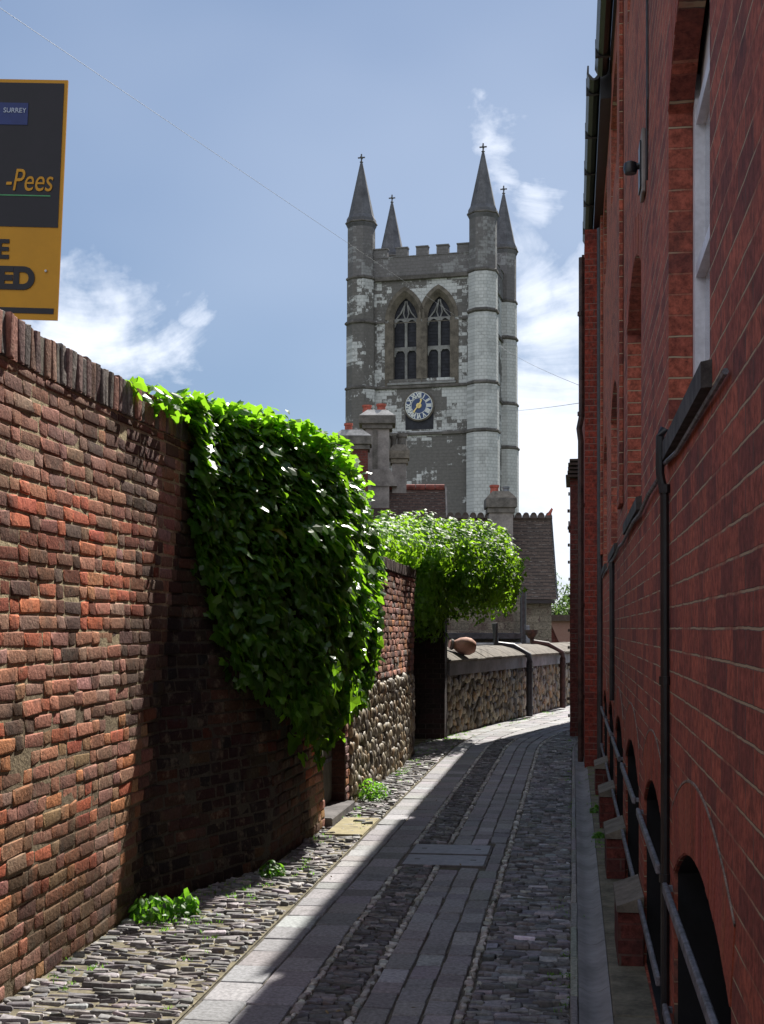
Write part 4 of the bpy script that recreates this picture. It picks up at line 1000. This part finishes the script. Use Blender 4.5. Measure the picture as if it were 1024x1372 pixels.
# weathered surround of the belfry windows: darker stone field
m = MB(); m.panel([(WC[0]-WH-.28, zz(517)), (WC[1]+WH+.28, zz(517)), (WC[1]+WH+.28, zz(432)), (WC[0]-WH-.28, zz(432))],
        [[(c-WH-.01, zz(512)), (c+WH+.01, zz(512)), (c+WH+.01, zz(433)), (c-WH-.01, zz(433))] for c in WC], -.04, [0, 0], tmap)
m.build('window_surround', M_arcbrown, TW)
for c in WC:
    w_o = thing_part = None
    m = MB(); m.box((c-WH, .46, zsill), (c+WH, .5, zapx)); win = m.build('belfry_window', M_louvre, TW)
    # splayed arch order
    out = gothic(c, WH+.02, zsill+.5, zspr, zapx+.02)[2:]; inn = gothic(c, WH-.30, zsill+.5, zspr, zapx-.42)[2:]
    out2 = gothic(c, WH+.26, zsill+.5, zspr, zapx+.30)[2:]
    m = MB(); n = len(out)
    m.add([tmap(u, v, -.06) for u, v in out]+[tmap(u, v, .3) for u, v in inn], [(i, i+1, i+1+n, i+n) for i in range(n-1)])
    m.add([tmap(u, v, -.06) for u, v in out]+[tmap(u, v, -.06) for u, v in out2], [(i, i+n, i+1+n, i+1) for i in range(n-1)])
    m.add([tmap(u, v, 0) for u, v in out2]+[tmap(u, v, -.06) for u, v in out2], [(i, i+n, i+1+n, i+1) for i in range(n-1)])
    for s_ in (-1, 1): m.box((min(c+s_*(WH-.30), c+s_*(WH+.02)), -.05, zsill), (max(c+s_*(WH-.30), c+s_*(WH+.02)), .3, zspr))
    m.build('arch_moulding', M_arcbrown, win)
    m = MB(); wi_ = WH-.30
    m.box((c-.09, .30, zsill), (c+.09, .44, zspr+.15), .02); m.box((c-wi_, .31, zz(469)), (c+wi_, .43, zz(464)))
    for s_ in (-1, 1):
        cc_ = c+s_*wi_/2; hwid = wi_/2-.06
        for zb_, zt_ in ((zsill, zz(476)), (zz(463), zz(436))):
            g1 = gothic(cc_, hwid, zt_-.1, zt_, zt_+.42)[2:]; g2 = [(cc_+hwid+.07, zt_-.05)]+[(cc_+hwid+.07, zt_+.52), (cc_-hwid-.07, zt_+.52)]+[(cc_-hwid-.07, zt_-.05)]
            m.prism(g2[::-1]+[(cc_-hwid, zt_-.05)]+g1[::-1]+[(cc_+hwid, zt_-.05)] if False else [(cc_-hwid-.07, zt_-.05), (cc_-hwid-.07, zt_+.52), (cc_+hwid+.07, zt_+.52), (cc_+hwid+.07, zt_-.05)]+g1, .32, .42, tmap)
    # top tracery
    for s_ in (-1, 1):
        m.tube([(c, .37, zspr-.1), (c+s_*.18, .37, zspr+.45), (c+s_*.05, .37, zapx-.6)], .05, 6)
        m.tube([(c+s_*wi_*.98, .37, zspr), (c+s_*wi_*.45, .37, zspr+.5), (c+s_*wi_*.15, .37, zspr+1.0)], .05, 6)
    m.build('tracery', M_tracery, win)
    m = MB(); z_ = zsill+.1
    while z_ < zapx-.5:
        m.add([(c-wi_, .44, z_), (c+wi_, .44, z_), (c+wi_, .455, z_+.16), (c-wi_, .455, z_+.16)], [(0, 1, 2, 3)]); z_ += .22
    m.build('louvre_slats', M_lead if False else M_louvre, win)
    m = MB(); m.prism([(-.15, zz(516)), (-.15, zz(514)), (.35, zsill), (.35, zz(516))], c-WH-.1, c+WH+.1, lambda u, v, d: (d, u, v)); m.build('sloping_sill', M_tracery, win)
# string courses
def octo(cx, cy, r, n=8): return [(cx+r*math.cos(math.pi/8+k*math.pi/4), cy+r*math.sin(math.pi/8+k*math.pi/4)) for k in range(n)]
rt = .98
zparts = [(-.05, zz(583), 1.12), (zz(583), zz(520), 1.08), (zz(520), zz(430), 1.02), (zz(430), zz(372), .98), (zz(372), zz(297), .93)]
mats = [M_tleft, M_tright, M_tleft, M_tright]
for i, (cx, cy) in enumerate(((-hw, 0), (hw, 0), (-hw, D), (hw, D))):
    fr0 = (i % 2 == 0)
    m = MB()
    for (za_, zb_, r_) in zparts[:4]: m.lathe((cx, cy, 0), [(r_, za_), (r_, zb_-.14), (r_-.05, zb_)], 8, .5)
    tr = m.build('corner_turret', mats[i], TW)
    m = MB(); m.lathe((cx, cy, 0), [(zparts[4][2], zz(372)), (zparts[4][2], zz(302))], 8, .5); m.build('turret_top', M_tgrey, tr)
    m = MB(); m.lathe((cx, cy, 0), [(.93, zz(303)), (1.03, zz(299)), (1.0, zz(291)), (.86, zz(286)), (.10, zz(215)), (.06, zz(213))], 8, .5)
    m.build('spire', M_spire, tr)
    m = MB(); zt_ = zz(214); m.tube([(cx, cy, zt_), (cx, cy, zt_+.62)], .05, 6); m.tube([(cx-.24, cy, zt_+.38), (cx+.24, cy, zt_+.38)], .05, 6); m.lathe((cx, cy, zt_+.02), [(.06, 0), (.13, .06), (.06, .12)], 8)
    m.tube([(cx, cy-.2, zt_+.38), (cx, cy+.2, zt_+.38)], .05, 6)
    m.build('finial', M_spire, tr)
    m = MB()
    for py in (583, 520, 432 if fr0 else 425, 372):
        zc = zz(py); r_ = [p for p in zparts if p[0] <= zc+.01][-1][2]
        m = MB(); m.lathe((cx, cy, 0), [(r_-.02, zc-.14), (r_+.12, zc-.04), (r_+.12, zc+.06), (r_-.02, zc+.18)], 8, .5); m.build('string_course', M_string, tr)
    m = MB(); m.lathe((cx, cy, 0), [(.95, zz(297)-.1), (1.10, zz(297)), (1.08, zz(297)+.08), (.95, zz(297)+.16)], 8, .5)
    m.build('string_course', M_string, tr)
for py in (582, 519):
    m = MB(); m.box((-hw+.9, -.14, zz(py)-.1), (hw-.9, -.002, zz(py)+.1), .03); m.build('string_course', M_string, TW)
m = MB(); m.box((-hw+.8, -.20, zz(373)-.15), (hw-.8, D+.2, zz(373)+.15), .04); m.build('string_course', M_string, TW)
m = MB(); m.box((-hw+.8, -.11, zz(431)-.06), (WC[0]-WH-.3, -.002, zz(431)+.06)); m.build('string_course', M_string, TW)
m = MB(); m.box((WC[1]+WH+.3, -.11, zz(431)-.06), (hw-.8, -.002, zz(431)+.06)); m.build('string_course', M_string, TW)
m = MB(); m.box((hw+.002, .8, zz(519)-.1), (hw+.14, D-.8, zz(519)+.1)); m.build('string_course', M_string, TW)
m = MB(); m.box((hw+.002, .8, zz(431)-.1), (hw+.14, D-.8, zz(431)+.1))
m.build('string_course', M_string, TW)
# parapet with merlons
m = MB()
def para(a, b, fixed, ax):
    zb, zc, zm = zz(371), zz(345), zz(332)
    def bx(p, q, z0, z1, e=0):
        if ax == 'x': m.box((p, fixed-e, z0), (q, fixed+.4+e, z1))
        else: m.box((fixed-e, p, z0), (fixed+.4+e, q, z1))
    bx(a, b, zb, zc); bx(a, b, zc+.001, zc+.06, .04)
    n = 4; per = 28*88.7/F; 
    cc_ = (a+b)/2+.05
    for k in (-2, -1, 0, 1, 2):
        w_ = per*(.58 if abs(k) < 2 else .9); c_ = cc_+k*per+(0 if abs(k) < 2 else math.copysign(per*.16, k))
        bx(c_-w_/2, c_+w_/2, zc+.061, zm-.06); bx(c_-w_/2-.03, c_+w_/2+.03, zm-.059, zm+.02, .05)
para(-hw+.8, hw-.8, -.12, 'x'); para(-hw+.8, hw-.8, D-.25, 'x'); para(.8, D-.8, -hw-.1, 'y'); para(.8, D-.8, hw-.3, 'y')
m.build('parapet', M_tgrey, TW)
m = MB(); m.box((-hw, 0, zz(372)-.1), (hw, D, zz(372)+.2)); m.build('tower_roof', M_lead, TW)
# clock
ck = empty('clock', (tx(563), -.02, zz(545))); ck.parent = TW
m = MB(); m.lathe((0, 0, 0), [(1.0, 0), (1.03, .03), (1.03, .12), (.96, .15)], 40, axis=Vector((0, -1, 0))); m.build('clock_rim', M_arcbrown, ck, True)
m = MB(); m.lathe((0, -.151, 0), [(.92, 0), (.92, .02)], 40, axis=Vector((0, -1, 0))); m.build('clock_face', M_clockblue, ck)
m = MB()
for r0, r1 in ((.885, .925), (.50, .53)):
    n = 40; m.add([(r*math.cos(2*math.pi*k/n), -.18, r*math.sin(2*math.pi*k/n)) for r in (r0, r1) for k in range(n)], [(k, (k+1) % n, (k+1) % n+n, k+n) for k in range(n)])
m.build('minute_ring', M_clockpale, ck)
ROM = ['XII', 'I', 'II', 'III', 'IIII', 'V', 'VI', 'VII', 'VIII', 'IX', 'X', 'XI']
for k in range(12):
    a = R(30*k); o = textmesh('numeral', ROM[k], .40, M_clockpale, ck, (.56*math.sin(a), -.19, .56*math.cos(a)), (R(90), a, 0), xs=.75, extr=.01, align='CENTER', bold=.022)
m = MB(); m.lathe((0, -.18, 0), [(.19, 0), (.17, .04)], 20, axis=Vector((0, -1, 0)))
for a, l, wd in ((R(22), .50, .05), (R(218), .62, .04)):
    d_ = Vector((math.sin(a), 0, math.cos(a))); p_ = Vector((d_.z, 0, -d_.x))
    m.add([(-d_*.12+p_*wd)+Vector((0, -.235, 0)), (-d_*.12-p_*wd)+Vector((0, -.235, 0)), (d_*l)+Vector((0, -.235, 0)), (d_*l*.8+p_*wd*1.8)+Vector((0, -.235, 0))], [(0, 1, 2, 3)])
    m.lathe(d_*l*.8+Vector((0, -.24, 0)), [(.07, 0), (.05, .02)], 10, axis=Vector((0, -1, 0)))
m.build('clock_hands', M_gold, ck)
m = MB(); m.box((-.95, .0, -1.55), (.95, .015, -.3)); m.build('clock_recess', M_louvre, ck)
# nave roof stub behind cottages
nv = thing('church_nave', 'long grey church nave roof low behind the cottages', 'church', tuple(cw(430, 842, 100).xy)+(0,))
nv.rotation_euler = TW.rotation_euler
m = MB(); m.box((-14, 0, -.05), (4, 9, 4.5)); m.build('wall', M_rubble, nv)
mesh_obj('roof', [(-14.3, -.3, 4.5), (4.2, -.3, 4.5), (4.2, 4.5, 8.2), (-14.3, 4.5, 8.2), (-14.3, 9.3, 4.5), (4.2, 9.3, 4.5)], [(0, 1, 2, 3), (3, 2, 5, 4), (0, 3, 4), (1, 5, 2)], M_tile2, nv, uvs=[(0, 0), (18, 0), (18, 6), (0, 6), (0, 0), (18, 0)])

# ================================================================= OVERHEAD WIRES
def wire(pts, label, r=.006):
    m = MB(); m.tube(pts, r, 5); return tag(m.build('overhead_wire', M_cable), label, 'wire', 'wires overhead')
def sag(a, b, s, n=24):
    a, b = Vector(a), Vector(b); return [a.lerp(b, i/n)-Vector((0, 0, s*4*(i/n)*(1-i/n))) for i in range(n+1)]
wire(sag(cw(-60, -30, 22), cw(668, 462, 60), .0), 'thin telephone wire slanting down across the sky to the tower side', .0045)
wire(sag(cw(668, 462, 60), cw(786, 520, 24), .1), 'short thin wire from beside the tower to the right building', .0045)
wire(sag(cw(665, 551, 60), cw(790, 538, 20), .05), 'thin level wire crossing the sky right of the tower', .0045)

# ================================================================= FOLIAGE
def leaves(name, pos, nrm, size, mat, parent, cols=None, lobed=True):
    """many small leaf shapes: pos (n,3), nrm (n,3)"""
    n = len(pos)
    if lobed: prof = np.array([(0, -.15, .0), (.42, -.42, -.04), (.62, .05, -.12), (.38, .28, -.05), (.22, .78, -.10), (0, 1.0, -.16), (-.22, .78, -.10), (-.38, .28, -.05), (-.62, .05, -.12), (-.42, -.42, -.04), (0, .25, .05)])
    else: prof = np.array([(0, -.5, 0), (.35, -.1, -.06), (.3, .4, -.06), (0, .9, -.12), (-.3, .4, -.06), (-.35, -.1, -.06), (0, .2, .04)])
    k = len(prof)-1; nrm = nrm/np.linalg.norm(nrm, axis=1)[:, None]
    down = np.array([0, 0, -1.])+rng.normal(0, .45, (n, 3)); yv = down-nrm*(down*nrm).sum(1)[:, None]; yv /= np.linalg.norm(yv, axis=1)[:, None]; xv = np.cross(yv, nrm)
    P = pos[:, None]+size[:, None, None]*(prof[None, :, 0:1]*xv[:, None]+prof[None, :, 1:2]*yv[:, None]+prof[None, :, 2:3]*nrm[:, None]*rng.uniform(.3, 2.2, (n, 1, 1)))
    fb = np.array([(i, (i+1) % k, k) for i in range(k)]); F_ = (np.arange(n)[:, None, None]*(k+1)+fb[None]).reshape(-1, 3)
    c = np.clip(rng.normal(.45, .28, n), 0, 1) if cols is None else cols
    cc_ = np.stack([c, c, c, np.ones(n)], 1).repeat(k+1, 0)
    return mesh_obj(name, P.reshape(-1, 3), F_, mat, parent, cols=cc_)
# ivy 1 on the near wall
iv = thing('climbing_ivy', 'large dark glossy ivy mass hanging over the near brick wall above the door', 'ivy', (-2.1, 10.3, 0))
ivb = np.array([-2.1, 10.3, 0])
def ivtop(y): return np.interp(y, [7.4, 8.2, 8.9, 9.4, 10.0, 10.8, 11.4, 11.9, 12.4], [3.09, 3.12, 3.17, 3.18, 3.10, 2.98, 2.86, 2.55, 2.1])
def ivbot(y): return np.interp(y, [7.4, 8.3, 8.7, 9.2, 9.8, 10.3, 10.8, 11.4, 12.0, 12.3], [3.0, 2.6, 1.5, 1.0, .85, .95, 1.15, 1.3, 1.4, 1.7])
def ivthick(y): return np.interp(y, [7.4, 8.6, 9.3, 10.2, 11.3, 12.0, 12.4], [.02, .08, .22, .38, .36, .2, .04])
def lump(y, z): return vecnoise(np.stack([y, z], 1), 2.2, 3)*.6+vecnoise(np.stack([y, z], 1), 5.5, 8)*.4
n = 9500
y = rng.uniform(8.45, 12.35, n); top, bot = ivtop(y), ivbot(y)-.25*vecnoise(np.stack([y, y*0], 1), 4, 2)
s = rng.uniform(0, 1, n)**.9; z = bot+(top-bot)*s
prof_t = np.sqrt(np.clip(np.sin(np.pi*np.clip(.18+.66*s, 0, 1)), 0, 1))
prof_t = np.where(s > .85, prof_t*np.sqrt(np.clip(1-(s-.85)/.15, 0, 1)), prof_t)
lm = lump(y, z)
th = ivthick(y)*prof_t*(.55+.8*lm)+.05
xw = np.where(y < 11, x1(y, z), -2.06); depthf = np.where(rng.random(n) < .72, rng.uniform(.85, 1.08, n), rng.uniform(.2, .9, n))
pos = np.stack([xw+th*depthf+rng.normal(0, .015, n), y, z], 1)
keep = rng.random(n) < np.clip((lm-.18)*4+.35, .2, 1)
pos = pos[keep]; s_ = s[keep]; m_n = len(pos)
nr = np.stack([.75+rng.normal(0, .35, m_n), -.15+rng.normal(0, .45, m_n), .25+.9*s_+rng.normal(0, .3, m_n)], 1)
# top fringe along the wall head
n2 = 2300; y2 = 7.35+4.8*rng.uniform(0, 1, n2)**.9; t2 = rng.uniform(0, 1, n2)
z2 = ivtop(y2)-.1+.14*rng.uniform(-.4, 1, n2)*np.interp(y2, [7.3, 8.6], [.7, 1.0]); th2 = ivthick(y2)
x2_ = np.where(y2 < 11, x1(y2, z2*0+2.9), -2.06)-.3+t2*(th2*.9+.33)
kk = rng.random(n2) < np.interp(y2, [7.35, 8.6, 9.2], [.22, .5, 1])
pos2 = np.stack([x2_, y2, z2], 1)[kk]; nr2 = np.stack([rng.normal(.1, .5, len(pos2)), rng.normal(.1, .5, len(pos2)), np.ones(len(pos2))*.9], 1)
c_all = np.concatenate([np.clip(rng.normal(.35, .24, len(pos)), 0, 1), np.clip(rng.normal(.7, .15, len(pos2)), 0, .93)])  # fringe leaves lighter: sun shining through them is put into the colour
pos = np.concatenate([pos, pos2]); nr = np.concatenate([nr, nr2])
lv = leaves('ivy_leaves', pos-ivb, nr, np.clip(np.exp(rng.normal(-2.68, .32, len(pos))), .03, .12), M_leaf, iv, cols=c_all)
m = MB()
for k in range(34):
    yy = rng.uniform(9, 12.0); z0 = float(ivbot(np.array([yy])))+.1; pts = []
    zt = float(ivtop(np.array([yy])))-.1; yq = yy
    for q in range(10):
        zq = z0+(zt-z0)*q/9; yq += rng.normal(0, .05); xq = float(x1(np.array([yq]), np.array([zq]))[0]) if yq < 11 else -2.06
        pts.append((xq+.03+rng.uniform(0, .04), yq, zq))
    m.tube([Vector(p)-Vector(ivb) for p in pts], [.012-.0008*q for q in range(10)], 5)
for (yy, zq, l) in ((10.7, 1.3, .55), (11.3, 1.3, .4), (10.2, 1.1, .3)):
    b0 = Vector((-1.98, yy, zq)); m.tube([b0-Vector(ivb), b0+Vector((.15, -.1, .03))-Vector(ivb), b0+Vector((.25, -.1-l*.5, -.1))-Vector(ivb)], [.008, .006, .003], 5)
m.build('ivy_stems', M_stem, iv)
# ivy 2: overhanging the recess
iv2 = thing('overhanging_ivy', 'bright green rounded ivy bush spilling over the wall end ahead', 'ivy', (-2.0, 19.5, 0))
ib2 = np.array([-2.0, 19.5, 0])
lumps = [(-2.6, 15.6, 2.62, .5, 1.3, .3), (-2.45, 17.2, 2.68, .5, 1.2, .36), (-2.35, 18.6, 2.72, .6, .9, .45), (-2.2, 19.6, 2.75, .85, 1.0, .55), (-1.6, 20.3, 2.72, .75, .9, .58), (-1.25, 20.8, 2.5, .62, .8, .62), (-1.05, 21.2, 2.35, .45, .6, .55), (-2.0, 18.6, 2.25, .22, .7, .62), (-1.75, 19.9, 2.2, .55, .7, .5), (-2.1, 19.5, 2.0, .28, .5, .65)]
for k in range(46):
    l0 = lumps[rng.integers(0, 9)]; d = rng.normal(0, 1, 3); d[2] = abs(d[2])*.8-.15; d /= np.linalg.norm(d); q = rng.uniform(.12, .27)
    lumps.append((l0[0]+d[0]*l0[3]*.95, l0[1]+d[1]*l0[4]*.95, l0[2]+d[2]*l0[5]*.95, q, q, q*.9))
P_, N_ = [], []
for (cx, cy, cz, rx, ry, rz) in lumps:
    cnt = int(2100*(rx*ry+ry*rz+rx*rz)/1.3); d = rng.normal(0, 1, (cnt, 3)); d /= np.linalg.norm(d, axis=1)[:, None]
    rr = np.where(rng.random(cnt) < .7, rng.uniform(.88, 1.1, cnt), rng.uniform(.4, .9, cnt))
    lmz = .82+.36*vecnoise(np.stack([d[:, 0]*2+cx, d[:, 2]*2+d[:, 1]*2+cy], 1), 1.6, 4)
    p = np.array([cx, cy, cz])+d*np.array([rx, ry, rz])*(rr*lmz)[:, None]
    if cy > 17.6 or True:
        ok = (p[:, 2] > 1.45)&(d[:, 2] > -.85); p = p[ok]; d = d[ok]
    P_.append(p); N_.append(d/np.array([rx, ry, rz])*.5+np.array([.0, -.1, .5])+rng.normal(0, .45, d.shape))
pos = np.concatenate(P_); nr = np.concatenate(N_); ok = pos[:, 0]+.12*(pos[:, 1]-20) < -.76+rng.normal(0, .07, len(pos))-.35*np.clip(np.abs(pos[:, 2]-2.45)-.2, 0, 1); pos = pos[ok]; nr = nr[ok]
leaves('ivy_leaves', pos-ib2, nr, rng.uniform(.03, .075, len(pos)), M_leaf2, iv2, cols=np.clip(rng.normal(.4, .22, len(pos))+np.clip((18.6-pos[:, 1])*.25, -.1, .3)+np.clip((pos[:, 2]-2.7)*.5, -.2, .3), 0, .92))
m = MB()
for k in range(4):
    a = Vector((-2.75+rng.uniform(-.1, .1), 19.9+rng.uniform(-.2, .2), .0)); b = Vector((-2.4+.1*k, 19.7, 2.5)); pts = [a.lerp(b, t)+Vector((rng.normal(0, .04), rng.normal(0, .04), .2*math.sin(t*3))) for t in np.linspace(0, 1, 7)]
    m.tube([p-Vector(ib2) for p in pts], [.025-.002*i for i in range(7)], 5)
m.build('ivy_stems', M_stem, iv2)
# weeds
def weed(name, c, r, h, n, label, group='weeds at the wall foot', tall=False):
    t_ = thing(name, label, 'weed', c, group)
    a = rng.uniform(0, 6.28, n); rr = r*np.sqrt(rng.uniform(0, 1, n)); z = h*rng.uniform(.1, 1, n)*(1-.5*rr/r)
    pos = np.stack([rr*np.cos(a), rr*np.sin(a), z], 1); nr = np.stack([np.cos(a)*.5, np.sin(a)*.5, np.ones(n)*(.8 if not tall else .3)], 1)+rng.normal(0, .3, (n, 3))
    leaves('weed_leaves', pos, nr, rng.uniform(.018, .045, n)*(1.3 if tall else 1), M_weed, t_, lobed=False)
    m = MB()
    for k in range(max(4, n//10)):
        q = pos[k]; m.tube([(q[0]*.3, q[1]*.3, -.01), (q[0]*.6, q[1]*.6, q[2]*.6), tuple(q)], .0025, 4)
    m.build('weed_stems', M_weed_stem, t_)
M_weed_stem = simple('weed_stem', (.06, .11, .03), .7, .2, 20)
weed('weed_clump', (-2.36, 7.35, 0), .13, .19, 150, 'upright bright weed clump at the nearest foot of the left wall', tall=True)
weed('weed_clump', (-2.20, 7.45, 0), .08, .17, 80, 'smaller weed sprig just right of the nearest upright clump', tall=True)
weed('weed_clump', (-1.98, 8.75, 0), .09, .12, 90, 'small leafy weed at the edge of the ivy shadow')
weed('weed_clump', (-1.93, 12.75, 0), .20, .26, 230, 'broad bright weed clump beside the garden door and flint wall')
weed('weed_clump', (-1.95, 13.2, 0), .12, .14, 90, 'low weed patch just beyond the broad clump by the flint wall')
weed('weed_clump', (.2, 10.6, .02), .05, .06, 60, 'small weed growing on the right ledge by the drain channel')
weed('weed_clump', (.2, 12.0, .02), .05, .08, 50, 'farther small weed on the right ledge by the drain channel')
# grass and moss in the joints
def tufts(name, pts, h=(.012, .04), per=9):
    vs = []; fs = []; cs_ = []
    for (x, y, z) in pts:
        for k in range(per):
            a = rng.uniform(0, 6.28); l = rng.uniform(*h); w_ = .003; bx, by = x+rng.normal(0, .014), y+rng.normal(0, .014); tx_, ty_ = bx+math.cos(a)*l*.6, by+math.sin(a)*l*.6
            i = len(vs); vs += [(bx-w_*math.sin(a), by+w_*math.cos(a), z), (bx+w_*math.sin(a), by-w_*math.cos(a), z), (tx_, ty_, z+l*.8)]; fs.append((i, i+1, i+2)); c = rng.uniform(0, 1); cs_ += [(c, c, c, 1)]*3
    o = mesh_obj(name, vs, fs, M_weed, cols=cs_); return o
pts = []
for _ in range(2600):
    yy = rng.uniform(5.2, 27); q = vecnoise(np.array([[yy*1.0, 3.3]]), 1.2, 6)[0]
    e = left_edge(yy)[0]; xx = e+abs(rng.normal(0, .28))+.02
    if xx < -1.66 and rng.random() < q*.7 and vecnoise(np.array([[xx, yy]]), 3, 2)[0] > .5: pts.append((xx+float(shift(yy)), yy, .0))
tag(tufts('grass', pts), 'fine grass and moss sprouting between the slate cobbles at the left', 'grass', kind='stuff')
pts = [(rng.normal(-.04, .04), rng.uniform(5.5, 20), .0) for _ in range(260)]; pts = [p for p in pts if vecnoise(np.array([[p[1], 0]]), 1.5, 3)[0] > .55]
pts += [(rng.uniform(.15, .24), y_, .02) for y_ in rng.uniform(9.5, 20, 90)]
tag(tufts('moss', pts, (.008, .025)), 'green moss and grass specks along the kerb and channel at the right', 'moss', kind='stuff')
# distant tree
tb = cw(765, 842, 75); tb.z = 0
# fallen leaves and bits on the lane
n = 170; yy = rng.uniform(5.4, 18, n); xx = np.where(rng.random(n) < .7, -1.64-abs(rng.normal(0, .25, n)), rng.uniform(-1.6, .2, n)); xx = np.maximum(xx, [left_edge(q)[0]+.05 for q in yy])
lo = leaves('leaf_litter', np.stack([xx, yy, np.full(n, .017)], 1), np.stack([rng.normal(0, .25, n), rng.normal(0, .25, n), np.ones(n)], 1), rng.uniform(.008, .02, n), simple('dry_leaf', (.20, .15, .08), .8, .4, 20), None, lobed=False)
tag(lo, 'scattered dry fallen leaves and bits on the paving', 'leaf litter', kind='stuff')
tr = thing('distant_tree', 'pale green tree glimpsed between the cottage and the right building', 'tree', tuple(tb))
m = MB(); m.tube([(0, 0, -.1), (.1, 0, 1.5), (0, .1, 3)], [.3, .22, .1], 8); m.build('trunk', M_bark, tr)
P_, N_ = [], []
for k in range(14):
    c = np.array([rng.uniform(-2, 2.5), rng.uniform(-1.5, 1.5), rng.uniform(1.8, 4.1)]); r_ = rng.uniform(.6, 1.0); d = rng.normal(0, 1, (300, 3)); d /= np.linalg.norm(d, axis=1)[:, None]
    P_.append(c+d*r_*rng.uniform(.7, 1.1, (300, 1))); N_.append(d+rng.normal(0, .4, d.shape))
leaves('crown', np.concatenate(P_), np.concatenate(N_), rng.uniform(.1, .18, 14*300), M_tree, tr, lobed=False)
